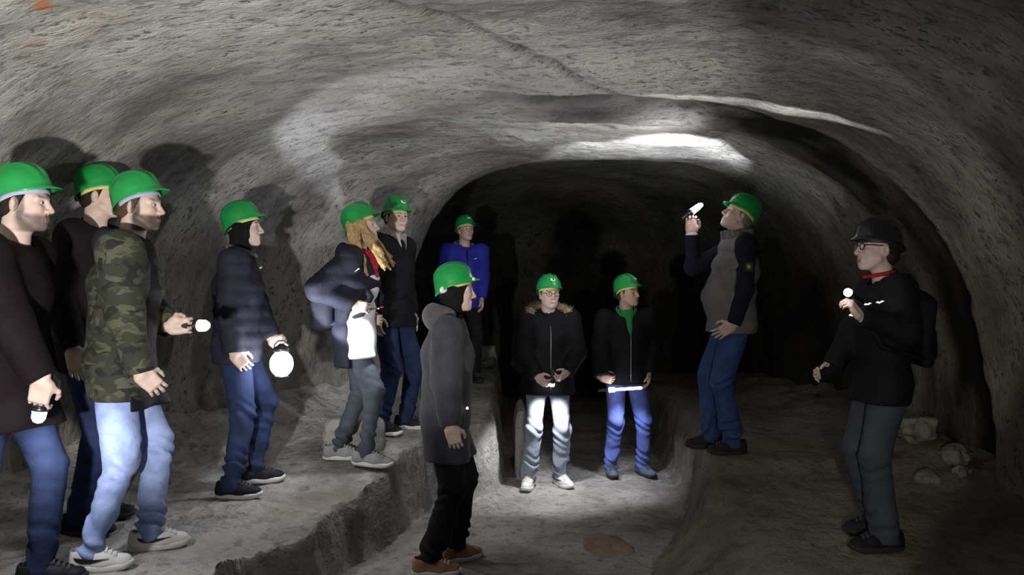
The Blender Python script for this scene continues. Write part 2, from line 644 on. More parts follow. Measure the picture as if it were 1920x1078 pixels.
def cave_section(Y, th):
    """point of the vault for arrays Y, th (0 = right wall foot, pi = left wall foot)"""
    zb = -0.12
    xm = smooth_interp(X_MID, Y); xl = smooth_interp(X_LEFT, Y); xr = smooth_interp(X_RIGHT, Y); H = smooth_interp(H_TOP, Y)
    c = np.cos(th); s = np.sin(th)
    nr = 3.0; nl = smooth_interp(N_LEFT, Y)
    w = np.where(c >= 0, xr - xm, xm - xl)
    n = np.where(c >= 0, nr, nl)
    r = (np.abs(c) ** n + np.abs(s) ** n) ** (-1.0 / n)
    x = xm + w * r * c
    z = zb + (H - zb) * r * s
    return x, z


# fan out th so that samples are even along the section
def build_vault():
    ys = np.concatenate([np.arange(-2.5, 2.2, 0.1), np.arange(2.2, 8.2, 0.03), np.arange(8.2, 12.32, 0.08)])
    NT = 380
    t0 = np.linspace(0.0, math.pi, 1500)
    xs, zs = cave_section(np.full_like(t0, 4.5), t0)
    L = np.concatenate([[0], np.cumsum(np.hypot(np.diff(xs), np.diff(zs)))])
    th = np.interp(np.linspace(0, L[-1], NT), L, t0)
    YY, TT = np.meshgrid(ys, th, indexing='ij')
    X, Z = cave_section(YY, TT)
    eps = 1e-3
    X2, Z2 = cave_section(YY, np.clip(TT + eps, 0, math.pi))
    X1, Z1 = cave_section(YY, np.clip(TT - eps, 0, math.pi))
    tx, tz = X2 - X1, Z2 - Z1
    ln = np.hypot(tx, tz) + 1e-9
    nx, nz = -tz / ln, tx / ln          # points into the cave
    # d > 0 : rock stands proud into the cave
    d = 0.075 * fbm(X * 0.9, YY * 0.9, Z * 0.9, 4, 3) + 0.020 * fbm(X * 4, YY * 5, Z * 4, 3, 11)
    d += 0.011 * fbm(X * 9, YY * 17, Z * 12, 3, 23)
    # hewn rib across the vault near Y=4.75: swells towards the far side, then breaks back into a groove
    wob = 0.10 * fbm(X * 0.8, Z * 0.8, Z * 0, 3, 41) + 0.015 * fbm(X * 6, Z * 6, Z * 0, 2, 42)
    yy = YY + wob
    onr = sstep(0.62, 0.50, TT / math.pi)
    rib = 0.10 * sstep(4.2, 4.74, yy) * (1 - sstep(4.745, 4.80, yy)) - 0.12 * sstep(4.745, 4.80, yy) * (1 - sstep(5.05, 5.7, yy))
    d += rib * onr
    # shallower hewn bands farther in, on the right half
    for yb, a in ((5.75, 0.035), (6.5, 0.03), (3.55, 0.02)):
        d += a * onr * (sstep(yb - 0.3, yb, yy) * (1 - sstep(yb, yb + 0.06, yy)))
    # vertical scour streaks on the right wall
    d += 0.025 * sstep(1.9, 1.4, Z) * sstep(0.5, 0.3, TT / math.pi) * vnoise(YY * 7, X * 0.5, Z * 0.35, 77)
    rust = np.zeros_like(d)
    dirt_shade = onr * sstep(4.745, 4.80, yy) * sstep(6.3, 5.35, yy) * (0.80 + 0.9 * fbm(X * 1.6, YY * 5, Z * 1.6, 3, 95))  # shade painted into the groove behind the rib
    dirt_shade = np.clip(dirt_shade, 0, 1)

    def crack(pts, wdt, dep, dk, seed):
        nonlocal d
        pts = np.array(pts, float)
        jx = X + 0.03 * fbm(X * 5, YY * 5, Z * 0, 3, seed); jy = YY + 0.05 * fbm(X * 4, YY * 4, Z * 0, 3, seed + 1)
        best = np.full(X.shape, 9.0)
        for a, b in zip(pts[:-1], pts[1:]):
            ab = b - a
            t = np.clip(((jx - a[0]) * ab[0] + (jy - a[1]) * ab[1]) / (ab @ ab), 0, 1)
            best = np.minimum(best, np.hypot(jx - a[0] - t * ab[0], jy - a[1] - t * ab[1]))
        best = np.where(Z > 2.2, best, 9.0)
        g = np.exp(-(best / wdt) ** 2) * (0.65 + 0.35 * vnoise(X * 6, YY * 6, Z * 0, seed + 5))
        d -= dep * g
        np.maximum(dirt_shade, dk * g, out=dirt_shade)

    def at(px, py, z):
        Y = (z - CAM_Z) * F_PX / (545.0 - py)
        return ((px - 960.0) / F_PX * Y, Y)
    crack([at(640, -30, 2.97), at(760, 22, 2.97), at(860, 50, 2.97), at(1010, 105, 2.97), at(1190, 155, 2.96), at(1270, 210, 2.95), at(1365, 275, 2.88)], 0.026, 0.045, 0.95, 51)
    crack([at(1035, 232, 2.95), at(1090, 238, 2.95), at(1145, 240, 2.95)], 0.045, 0.05, 0.9, 61)
    crack([at(1145, 240, 2.95), at(1230, 236, 2.95), at(1330, 262, 2.93)], 0.02, 0.02, 0.4, 63)
    crack([at(1365, 275, 2.88), at(1430, 292, 2.85)], 0.05, 0.04, 0.8, 67)
    for px, py, a, b in ((80, 56, .035, .014), (62, 92, .05, .016)):
        cx, cy = at(px, py, 2.70)
        g = np.exp(-(((X - cx) / a) ** 2 + ((YY - cy) / (b * 2.5)) ** 2) ** 2)
        rust = np.maximum(rust, g * (0.9 if py < 70 else 0.25))
    S0 = np.concatenate([[0], np.cumsum(np.hypot(np.diff(xs), np.diff(zs)))])
    sarc = np.interp(TT, t0, S0) - S0[-1] / 2
    earthy = np.maximum(sstep(2.75, 1.7, Z) * sstep(0.55, 0.25, TT / math.pi), 0.45 * sstep(2.2, 1.2, Z) * sstep(.5, .7, TT / math.pi))
    earthy = np.clip(earthy + .25 * fbm(X * 1.5, YY * 1.5, Z * 1.5, 3, 91) * (earthy > .01), 0, 1)
    X = X + nx * d
    Z = Z + nz * d
    return ys, X, YY, Z, TT, dirt_shade, rust, np.stack([sarc, YY, 0 * YY], -1), earthy, sstep(6.7, 8.3, YY + .5 * fbm(X, YY, Z, 3, 97))


def grid_quads(n, m, mask=None):
    i = np.arange(n - 1)[:, None] * m + np.arange(m - 1)[None, :]
    q = np.stack([i, i + 1, i + m + 1, i + m], -1)
    return q.reshape(-1, 4) if mask is None else q[mask]


def grid_normals(P):
    du = np.gradient(P, axis=0); dv = np.gradient(P, axis=1)
    n = np.cross(dv, du)
    return n / (np.linalg.norm(n, axis=-1, keepdims=True) + 1e-12)


def emit_grid_part(name, P, NRM, mask, mat, attrs, flip=False, label=None, cat=None):
    n, m = P.shape[:2]
    Q = grid_quads(n, m, mask)
    if flip:
        Q = Q[:, ::-1]
    used = np.unique(Q)
    lut = np.full(n * m, -1, np.int32); lut[used] = np.arange(len(used))
    me = mesh_np(name, P.reshape(-1, 3)[used], lut[Q], mat)
    for k, a in attrs.items():
        if a.ndim == 3:
            me.attributes.new(k, 'FLOAT_VECTOR', 'POINT').data.foreach_set('vector', a.reshape(-1, 3)[used].astype(np.float32).ravel())
            continue
        at = me.attributes.new(k, 'FLOAT', 'POINT')
        at.data.foreach_set('value', a.reshape(-1)[used].astype(np.float32))
    me.normals_split_custom_set_from_vertices(NRM.reshape(-1, 3)[used].astype(np.float32))
    o = link(name, me)
    tag(o, label, cat, None, 'structure')
    return o


def build_cave():
    ys, X, Y, Z, T, dirt_shade, rust, ruv, earthy, tunnel_shade = build_vault()
    P = np.stack([X, Y, Z], -1)
    nr = grid_normals(P)
    # make the normals point into the cave
    ctr = np.array([0.5, 4.5, 1.4])
    sg = np.sign(np.median(np.sum((ctr - P[60:200]) * nr[60:200], -1)))
    nr = nr * sg
    tc = 0.5 * (T[:-1, :-1] + T[1:, 1:]) / math.pi
    yc = 0.5 * (Y[:-1, :-1] + Y[1:, 1:])
    # winding must agree with the normal
    q = np.cross(P[1, 1] - P[1, 0], P[0, 0] - P[1, 0])
    e1 = P[100, 101] - P[100, 100]; e2 = P[101, 101] - P[100, 101]
    flip = (np.cross(e1, e2) @ nr[100, 100]) < 0
    at = {'dirt_shade': dirt_shade, 'rust': rust, 'earthy': earthy, 'rockuv': ruv, 'painted_shade': tunnel_shade}
    back = yc > 7.75
    right = (tc < 0.30) & ~back
    left = (tc > 0.74) & ~back
    ceil = ~right & ~left & ~back
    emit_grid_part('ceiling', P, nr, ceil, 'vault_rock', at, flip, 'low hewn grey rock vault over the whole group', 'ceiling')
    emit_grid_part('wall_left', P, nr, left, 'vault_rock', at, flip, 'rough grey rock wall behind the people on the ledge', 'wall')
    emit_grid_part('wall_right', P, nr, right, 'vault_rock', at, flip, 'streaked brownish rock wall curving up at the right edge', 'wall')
    emit_grid_part('wall_back', P, nr, back, 'vault_rock', at, flip, 'rock wall with shade painted into its colour, closing the far end of the tunnel', 'wall')


# ---- floor: a sunken channel between a ledge (left) and a bench (right)
LEDGE_EDGE = [(-3, -1.9), (1.5, -1.8), (2.6, -1.55), (3.3, -1.45), (3.7, -1.28), (4.1, -1.08), (4.6, -0.98), (5.2, -0.84), (5.85, -0.69), (6.2, -0.45), (6.5, -0.20), (6.75, -0.14), (6.9, -0.14), (7.2, -0.14), (12, -0.2)]
LEDGE_Z = [(-3, .36), (4.0, .37), (5.0, .40), (5.5, .47), (6.2, .55), (7, .60), (8.5, .66), (12, .66)]
BENCH_EDGE = [(-3, .75), (2.5, .75), (3.5, .85), (4.2, .95), (4.8, 1.06), (5.3, 1.22), (5.8, 1.38), (6.4, 1.46), (7.2, 1.5), (9, 1.6), (12, 1.6)]
BENCH_Z = [(-3, .22), (3.0, .27), (4.1, .34), (5.0, .42), (5.22, .44), (5.34, .51), (6, .53), (8, .55), (12, .5)]
BENCH_W = [(-3, .9), (3.5, .85), (4.5, .6), (5.2, .34), (5.8, .22), (12, .25)]


def floor_height(X, Y, fine=True):
    X = np.asarray(X, float); Y = np.asarray(Y, float)
    z0 = np.zeros_like(X)
    n1 = fbm(X * 1.1, Y * 1.1, z0, 4, 101)
    pit = 0.03 * n1 + 0.02 * sstep(6.5, 9, Y)
    eL = interp(LEDGE_EDGE, Y) + 0.16 * fbm(X * .0 + 3.3, Y * 2.3, z0, 3, 111) * sstep(6.4, 5.8, Y) + 0.02 * fbm(X * 7, Y * 7, z0, 2, 112)
    wL = 0.13 + 0.07 * vnoise(Y * 2.1, z0, z0, 113) * sstep(6.3, 5.6, Y)
    sL = sstep(0, 1, (eL + wL * 0.5 - X) / wL)
    zl = interp(LEDGE_Z, Y) + 0.02 * n1
    xl = smooth_interp(X_LEFT, Y)
    toe = np.clip((xl + 0.95 - X) / 0.95, 0, 1)
    zl = zl + 0.24 * toe ** 1.6 * (1 + 0.5 * fbm(X * 3, Y * 4, z0, 3, 117)) * sstep(3.6, 4.6, Y)
    # crumbled lip along the ledge
    lip = np.exp(-((X - eL) / 0.10) ** 2) * sstep(6.2, 5.6, Y)
    zl = zl + lip * 0.09 * fbm(X * 6, Y * 6, z0, 3, 119)
    # notch cut into the low wall that ends the ledge
    notch = sstep(-.125, -.115, X) * sstep(0.045, 0.035, X) * sstep(6.66, 6.68, Y)
    stub = sstep(0.025, 0.045, X) * sstep(0.135, 0.115, X) * sstep(6.90, 6.96, Y) * sstep(7.75, 7.7, Y)
    h = pit + (zl - pit) * sL
    h = np.maximum(h, stub * (0.60 + 0.02 * n1))
    eR = interp(BENCH_EDGE, Y) + 0.05 * fbm(X * 0 + 9, Y * 2.0, z0, 3, 131)
    wR = interp(BENCH_W, Y)
    sR = sstep(0, 1, (X - eR + wR * 0.35) / wR)
    zr = interp(BENCH_Z, Y + 0.10 * fbm(X * 2.2, Y * 1.0, z0, 3, 133)) + 0.022 * n1
    zr = zr + 0.10 * sstep(2.45, 3.1, X) * (1 + fbm(X * 4, Y * 4, z0, 3, 135))
    h = h + (zr - pit) * sR
    if fine:
        h = h + 0.012 * fbm(X * 7, Y * 7, z0, 3, 141) + 0.006 * fbm(X * 22, Y * 22, z0, 2, 143)
    return h


def gz(x, y):
    return float(floor_height(np.array([x]), np.array([y]))[0])


def build_floor():
    xs = np.concatenate([np.arange(-3.7, -2.2, .05), np.arange(-2.2, 1.9, .02), np.arange(1.9, 3.7, .035)])
    ys = np.concatenate([np.arange(-2.5, 2.2, 0.1), np.arange(2.2, 5.6, 0.03), np.arange(5.6, 7.8, .02), np.arange(7.8, 12.6, .07)])
    Y, X = np.meshgrid(ys, xs, indexing='ij')
    Z = floor_height(X, Y)
    # roughen the steep ledge face sideways so that it reads as broken rock
    gy, gx = np.gradient(Z, ys, xs)
    steep = sstep(0.6, 2.0, np.abs(gx) + np.abs(gy) * 0.6)
    ox = steep * 0.045 * fbm(X * 5, Y * 6, Z * 8, 3, 151)
    P = np.stack([X + ox, Y, Z], -1)
    nr = grid_normals(P)
    nr *= np.sign(np.median(nr[..., 2]))
    e1 = P[0, 1] - P[0, 0]; e2 = P[1, 1] - P[0, 1]
    flip = np.cross(e1, e2)[2] < 0
    z = np.zeros_like(Z)
    at = {'dirt_shade': z, 'rust': z}
    xc = .5 * (X[:-1, :-1] + X[1:, 1:]); yc = .5 * (Y[:-1, :-1] + Y[1:, 1:])
    eL = interp(LEDGE_EDGE, yc) + 0.07; eR = interp(BENCH_EDGE, yc) - 0.35 * interp(BENCH_W, yc)
    eL = np.maximum(eL, np.where((yc > 6.86) & (yc < 7.8), 0.14, -9))
    led = xc < eL
    ben = xc > eR
    emit_grid_part('floor', P, nr, ~led & ~ben, 'floor_rock', at, flip, 'grey earthen floor of the sunken passage in the middle', 'floor')
    emit_grid_part('rock_ledge', P, nr, led, 'ledge_rock', at, flip, 'raised pale rock ledge on which the left group stands', 'ledge')
    emit_grid_part('rock_bench', P, nr, ben, 'bench_rock', at, flip, 'brownish raised rock bench under the two people at right', 'bench')


build_cave()
build_floor()


def stone(name, loc, size, seed, mat, label, group=None, rz=0.0, flat=0.0, rnd=False):
    f = Field()
    if rnd:
        f.ell((0, 0, 0), [q * .5 for q in size], k=.01)
    else:
        f.box((0, 0, 0), (size[0] * .5 - size[2] * .28, size[1] * .5 - size[2] * .28, size[2] * .22), size[2] * .28, k=.01)
    V, Q = f.mesh(max(size) / 30.0)
    n = fbm(V[:, 0] / size[0] * 2.4 + seed, V[:, 1] / size[1] * 2.4, V[:, 2] / size[2] * 1.5, 3, seed)
    V = V * (1 + (0.30 - flat)[..., None] * n[:, None]) if hasattr(flat, '__len__') else V * (1 + (0.30 - flat) * n[:, None])
    V[:, 2] -= V[:, 2].min()
    o = link(name, mesh_np(name, V, Q, mat), None, loc)
    o.rotation_euler = (0, 0, rz)
    tag(o, label, 'stone', group)
    return o


# loose stones, plus two added in place of lit floor patches
_x, _y = 0.62, 5.06
stone('lit_patch_stone', (_x, _y, gz(_x, _y) - .036), (.32, .42, .085), 5, 'pink_lit_rock', 'pinkish flat stone added for a lit patch of the passage floor', None, .3, 0, True)  # added stone standing in for a lit pinkish patch of floor
_w = W(665, 858, 5.78)
stone('lit_floor_block', (_w[0], 5.78, gz(_w[0], 5.78) - .04), (.46, .22, .27), 9, 'ledge_rock', 'grey block added for the lit floor behind the feet of the blonde woman', None, .05, .2)  # added block in place of a pale lit area of ledge floor
for i, (px, py, Y, s, lb) in enumerate(((1712, 812, 5.55, .34, 'large pale boulder behind the woman in the black helmet'), (1790, 838, 5.2, .24, 'middle stone of the rubble at the right wall foot'),
                                   (1735, 868, 5.0, .17, 'small low stone in front of the rubble by the right wall'), (1808, 872, 5.0, .14, 'smallest stone touching the right wall foot'))):
    w = W(px, py, Y)
    stone('boulder', (w[0], Y, gz(w[0], Y) - .05), (s, s * .8, s * .6), 31 + i, 'wall_rock_streaked', lb, 'rubble at the right wall', i * 1.1, -.45, True)

# ================================================================== PEOPLE
cloth('denim_light', (0.30, 0.38, 0.66), .9, .22, 14, 500, .3)
cloth('denim_blue', (0.040, 0.070, 0.20), .9, .25, 12, 500, .3)
cloth('denim_bright', (0.10, 0.14, 0.42), .9, .22, 12, 500, .3)
cloth('denim_dark', (0.022, 0.034, 0.085), .9, .25, 12, 500, .3)
cloth('denim_grey', (0.30, 0.33, 0.42), .9, .2, 12, 500, .3)
cloth('trouser_black', (0.012, 0.012, 0.015), .9, .2, 12, 400, .3)
cloth('trouser_slate', (0.060, 0.068, 0.092), .9, .2, 12, 400, .3)
cloth('trouser_grey', (0.06, 0.07, 0.085), .9, .2, 12, 400, .3)
cloth('jacket_black', (0.009, 0.008, 0.011), .75, .25, 10, 300, .3)
cloth('jacket_maroon', (0.008, 0.0045, 0.006), .85, .25, 10, 300, .3)
cloth('jacket_navy', (0.022, 0.023, 0.038), .7, .25, 10, 300, .3)
cloth('coat_navy', (0.016, 0.017, 0.028), .75, .25, 10, 300, .3)
cloth('coat_charcoal', (0.040, 0.040, 0.052), .85, .25, 10, 300, .3, .1)
cloth('fleece_grey', (0.075, 0.072, 0.075), .95, .3, 25, 200, .6, .2)
cloth('jacket_blue', (0.03, 0.035, 0.36), .8, .2, 10, 300, .3)
cloth('gilet_grey', (0.16, 0.15, 0.15), .9, .15, 14, 350, .4)
cloth('sweater_navy', (0.012, 0.013, 0.024), .95, .2, 14, 300, .5)
cloth('shirt_white', (0.80, 0.79, 0.82), .9, .05, 14, 300, .2)
cloth('shirt_green', (0.03, 0.26, 0.07), .9, .2, 14, 300, .2)
cloth('scarf_red', (0.35, 0.02, 0.04), .9, .5, 30, 300, .3)
cloth('knit_black', (0.009, 0.009, 0.010), .98, .2, 20, 300, .6)
cloth('hair_dark', (0.018, 0.012, 0.009), .6, .3, 40, 300, .5)
cloth('hair_brown', (0.07, 0.04, 0.022), .6, .3, 40, 300, .5)
cloth('hair_grey', (0.16, 0.14, 0.12), .6, .3, 40, 300, .5)
cloth('hair_blonde', (0.42, 0.29, 0.13), .6, .35, 40, 300, .5)
cloth('fur_tan', (0.34, 0.27, 0.17), .95, .35, 40, 300, .4)
cloth('leather_brown', (0.36, 0.17, 0.11), .6, .25, 20, 200, .2)
cloth('suede_dark', (0.028, 0.024, 0.022), .9, .2, 20, 300, .3)
cloth('shoe_white', (0.74, 0.73, 0.70), .55, .05, 12, 300, .1)
cloth('shoe_grey', (0.30, 0.29, 0.29), .7, .2, 12, 300, .2)
cloth('shoe_slate', (0.09, 0.12, 0.17), .7, .2, 12, 300, .2)
cloth('shoe_black', (0.014, 0.014, 0.018), .6, .2, 12, 300, .2)
plain('sole_white', (0.70, 0.69, 0.66), .7)
plain('sole_black', (0.02, 0.02, 0.02), .8)
plain('lace_cream', (0.72, 0.66, 0.52), .9)
plain('lace_dark', (0.05, 0.05, 0.06), .9)
plain('mark_black', (0.015, 0.015, 0.02), .5)
plain('mark_pale', (0.62, 0.62, 0.60), .5)
plain('badge_lime', (0.42, 0.50, 0.08), .7)
plain('helmet_green', (0.012, 0.30, 0.065), .30, coat=.35, noise=.06)
plain('helmet_black', (0.015, 0.014, 0.015), .22, coat=.5)
plain('band_yellow', (0.62, 0.60, 0.20), .6)
plain('band_grey', (0.36, 0.42, 0.55), .7)
plain('sticker_silver', (0.80, 0.84, 0.82), .35)
plain('eye_white', (0.42, 0.39, 0.37), .25)
plain('eye_iris', (0.05, 0.035, 0.025), .2)
plain('glasses_black', (0.015, 0.015, 0.017), .35)
plain('phone_black', (0.012, 0.012, 0.014), .25)
plain('phone_red', (0.75, 0.05, 0.03), .4, emit=((1, .10, .05), 0.6))
plain('torch_metal', (0.10, 0.10, 0.11), .35, .8)
plain('reflector', (0.7, 0.7, 0.72), .25, .9)
plain('glow_white', (0.95, 0.95, 1.0), .4, emit=((0.92, 0.95, 1.0), 22.0))
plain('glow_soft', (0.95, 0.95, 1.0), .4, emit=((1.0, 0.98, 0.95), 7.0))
plain('glow_warm', (1.0, 0.95, 0.88), .4, emit=((1.0, 0.86, 0.72), 14.0))
plain('zip_grey', (0.22, 0.22, 0.24), .4, .6)


def lens_mat():
    m, nt, b = mat_new('spectacle_lens')
    b.inputs['Base Color'].default_value = (0.9, 0.92, 0.95, 1)
    b.inputs['Roughness'].default_value = 0.03
    b.inputs['Alpha'].default_value = 0.18
    n = N(nt, 'ShaderNodeTexNoise', i_Scale=40.0)
    r = ramp(nt, [(0.0, (.03, .03, .03)), (1, (.06, .06, .06))], n.outputs[0])
    nt.links.new(r.outputs[0], b.inputs['Roughness'])


lens_mat()


def camo_mat():
    m, nt, b = mat_new('camo')
    tc = N(nt, 'ShaderNodeTexCoord')
    mp = N(nt, 'ShaderNodeMapping'); mp.inputs['Scale'].default_value = (1, 1, 1.9)
    nt.links.new(tc.outputs['Object'], mp.inputs['Vector'])
    prev = None
    cols = [(0.024, 0.027, 0.018), (0.070, 0.074, 0.046), (0.010, 0.011, 0.010), (0.044, 0.042, 0.025)]
    val = None
    for i, (c, th) in enumerate(zip(cols, (0, .54, .57, .60))):
        if i == 0:
            val = N(nt, 'ShaderNodeRGB'); val.outputs[0].default_value = (*c, 1); prev = val.outputs[0]
            continue
        mpi = N(nt, 'ShaderNodeMapping'); mpi.inputs['Location'].default_value = (i * 3.7, i * 5.1, i * 2.3)
        nt.links.new(mp.outputs[0], mpi.inputs['Vector'])
        n = N(nt, 'ShaderNodeTexNoise', i_Scale=7.0 + i, i_Detail=2.5, i_Distortion=0.7)
        nt.links.new(mpi.outputs[0], n.inputs['Vector'])
        r = ramp(nt, [(th - .015, (0, 0, 0)), (th + .015, (1, 1, 1))], n.outputs[0])
        mx = N(nt, 'ShaderNodeMix', data_type='RGBA')
        nt.links.new(r.outputs[0], mx.inputs['Factor']); nt.links.new(prev, mx.inputs['A']); mx.inputs['B'].default_value = (*c, 1)
        prev = mx.outputs['Result']
    nt.links.new(prev, b.inputs['Base Color'])
    b.inputs['Roughness'].default_value = .9
    n3 = N(nt, 'ShaderNodeTexNoise', i_Scale=25.0, i_Detail=4.0)
    nt.links.new(tc.outputs['Object'], n3.inputs['Vector'])
    bp = N(nt, 'ShaderNodeBump', i_Strength=.3, i_Distance=.02)
    nt.links.new(n3.outputs[0], bp.inputs['Height']); nt.links.new(bp.outputs[0], b.inputs['Normal'])


camo_mat()


def skin_mat(name, col):
    m, nt, b = mat_new(name)
    tc = N(nt, 'ShaderNodeTexCoord')
    n = N(nt, 'ShaderNodeTexNoise', i_Scale=28.0, i_Detail=4.0)
    nt.links.new(tc.outputs['Object'], n.inputs['Vector'])
    r = ramp(nt, [(.3, [c * .88 for c in col]), (.7, [min(1, c * 1.08) for c in col])], n.outputs[0])
    cur = r.outputs[0]
    for nm, c in (('lips', (0.38, 0.13, 0.11)), ('beard', (0.045, 0.028, 0.02)), ('blush', (0.60, 0.27, 0.20))):
        a = N(nt, 'ShaderNodeAttribute', attribute_name=nm)
        mx = N(nt, 'ShaderNodeMix', data_type='RGBA')
        nt.links.new(a.outputs['Fac'], mx.inputs['Factor']); nt.links.new(cur, mx.inputs['A']); mx.inputs['B'].default_value = (*c, 1)
        cur = mx.outputs['Result']
    nt.links.new(cur, b.inputs['Base Color'])
    b.inputs['Roughness'].default_value = .55
    bp = N(nt, 'ShaderNodeBump', i_Strength=.08, i_Distance=.01)
    n2 = N(nt, 'ShaderNodeTexNoise', i_Scale=180.0)
    nt.links.new(tc.outputs['Object'], n2.inputs['Vector'])
    nt.links.new(n2.outputs[0], bp.inputs['Height']); nt.links.new(bp.outputs[0], b.inputs['Normal'])


skin_mat('skin_light', (0.62, 0.46, 0.40))
skin_mat('skin_pink', (0.60, 0.42, 0.36))
skin_mat('skin_tan', (0.52, 0.35, 0.28))


def folds(seed, amp, freq=9.0, puff=None, axis_scale=(1, 1, 1.6)):
    r = np.random.default_rng(seed)
    K = [(unit(r.normal(size=3) * np.array(axis_scale)) * freq * (0.7 + 0.9 * r.random()), r.random() * 6.3, unit(r.normal(size=3)) * freq * 0.6, r.random() * 6.3) for _ in range(6)]

    def fn(x, y, z):
        v = 0
        for k, p, k2, p2 in K:
            v = v + np.sin(k[0] * x + k[1] * y + k[2] * z + p + 1.6 * np.sin(k2[0] * x + k2[1] * y + k2[2] * z + p2))
        v = v * amp / 3.0
        if puff:
            sp, pa = puff
            v = v + pa * (0.6 - np.abs(np.sin(z * math.pi / sp + 0.25 * np.sin(9 * x + 5 * y))))
        return v
    return fn


def leg_folds(seed, sk, amp):
    base = folds(seed, amp * .55, 10)
    kz = 0.5 * (sk['kneeL'][2] + sk['kneeR'][2]); az = 0.5 * (sk['ankL'][2] + sk['ankR'][2])
    hz = sk['pel'][2]

    def fn(x, y, z):
        w = np.exp(-((z - kz + .03) / .10) ** 2) * .7 + np.exp(-((z - az - .07) / .10) ** 2) * 1.2 + np.exp(-((z - hz + .12) / .08) ** 2) * .5
        return base(x, y, z) + amp * w * np.sin(z * 62 + 34 * x + 26 * y + 2.6 * np.sin(z * 19 + 16 * y + seed) + 1.4 * np.sin(31 * x - 23 * y))
    return fn


def ik(a, t, l1, l2, pole):
    a = np.array(a, float); t = np.array(t, float)
    d = t - a; L = np.linalg.norm(d); mx = (l1 + l2) * .997
    u = d / (L + 1e-9)
    if L > mx:
        L = mx; t = a + u * L
    L = max(L, abs(l1 - l2) + .02)
    x = (l1 * l1 - l2 * l2 + L * L) / (2 * L)
    y = math.sqrt(max(l1 * l1 - x * x, 0))
    p = np.array(pole, float); p = unit(p - u * (p @ u))
    return a + u * x + p * y, t


YV = np.array([0, 1.0, 0])


# ------------------------------------------------------------------ head, hands (skin, fine grid)
def head_field(neck_end, sex='m'):
    f = Field()
    f.ell((-.014, 0, .032), (.099, .078, .090), k=.02)
    f.ell((.030, 0, -.022), (.064, .062, .080), k=.03)
    f.ell((.030, 0, -.068), (.062, .053, .046), k=.03)
    f.ell((.076, 0, -.098), (.021, .024, .019), k=.022)
    for s in (-1, 1):
        f.seg((.018, s * .054, -.060), (.062, s * .026, -.098), .015, .014, k=.02)
        f.ell((.058, s * .040, -.022), (.030, .024, .024), k=.02)
        f.seg((.086, s * .012, .024), (.070, s * .050, .022), .011, .010, k=.015)
        f.ell((.098, s * .031, .004), (.017, .018, .012), k=.012, op='sub')
        f.ell((-.008, s * .079, -.012), (.021, .010, .033), k=.010, R=rotm(s * .35, -.12, 0))
        f.ell((-.002, s * .089, -.012), (.010, .007, .019), k=.006, op='sub')
    f.seg((.090, 0, .012), (.113, 0, -.028), .0085, .0120, k=.012)
    for s in (-1, 1):
        f.ell((.101, s * .013, -.033), (.011, .009, .008), k=.008)
    f.seg((.089, -.019, -.063), (.089, .019, -.063), .0085, .0085, k=.010)
    f.seg((.086, -.016, -.075), (.086, .016, -.075), .0090, .0090, k=.010)
    f.seg((.104, -.024, -.0685), (.104, .024, -.0685), .0035, .0035, k=.004, op='sub')
    f.ell((.098, 0, -.050), (.006, .006, .010), k=.008, op='sub')
    nr = .056 if sex == 'm' else .047
    f.seg((-.022, 0, -.050), neck_end, nr, nr + .008, k=.03)
    return f


def hand_field(curl, spread=.12, thumb=.5, side=1):
    """origin = wrist, +X along fingers, +Y to the thumb, +Z = back of the hand"""
    f = Field()
    f.seg((-.022, 0, 0), (.005, 0, 0), .024, .025, k=.02, v=YV, f=1.15)
    f.box((.050, .002, 0), (.036, .030, .004), .011, k=.02)
    f.ell((.032, .028, -.010), (.030, .016, .015), k=.02)
    f.ell((.035, -.026, -.008), (.034, .014, .014), k=.02)
    L = (.070, .078, .073, .057)
    for i in range(4):
        y = .032 - .0205 * i
        b = np.array([.090 - .004 * abs(i - 1), y, .002])
        yaw = (1.2 - i) * spread
        ang = 0
        r0 = .0092 - (.001 if i == 3 else 0)
        c = curl if not hasattr(curl, '__len__') else curl[i]
        for j, (fr, cc) in enumerate(((.45, .75), (.30, 1.0), (.25, .7))):
            ang += c * cc
            d = np.array([math.cos(ang) * math.cos(yaw), math.sin(yaw) * math.cos(ang), -math.sin(ang)])
            e = b + d * L[i] * fr
            f.seg(b, e, r0, r0 - .0008, k=.005)
            b = e; r0 -= .0008
    d0 = unit((.55, .70, -.30 - thumb * .3)); b = np.array([.022, .034, -.006])
    e = b + d0 * .038; f.seg(b, e, .013, .011, k=.014)
    d1 = unit((.80, .35 - thumb * .5, -.25 - thumb * .5)); e2 = e + d1 * .032; f.seg(e, e2, .0105, .0095, k=.006)
    d2 = unit((.85, .10 - thumb * .6, -.2 - thumb * .5)); f.seg(e2, e2 + d2 * .026, .0095, .008, k=.005)
    return f


_HC = {}


def hand_mesh(curl, spread, thumb, vs):
    key = (str(curl), spread, thumb, vs)
    if key not in _HC:
        V, Q = hand_field(curl, spread, thumb).mesh(vs)
        _HC[key] = (relax(V, Q, 1, .4), Q)
    return _HC[key]


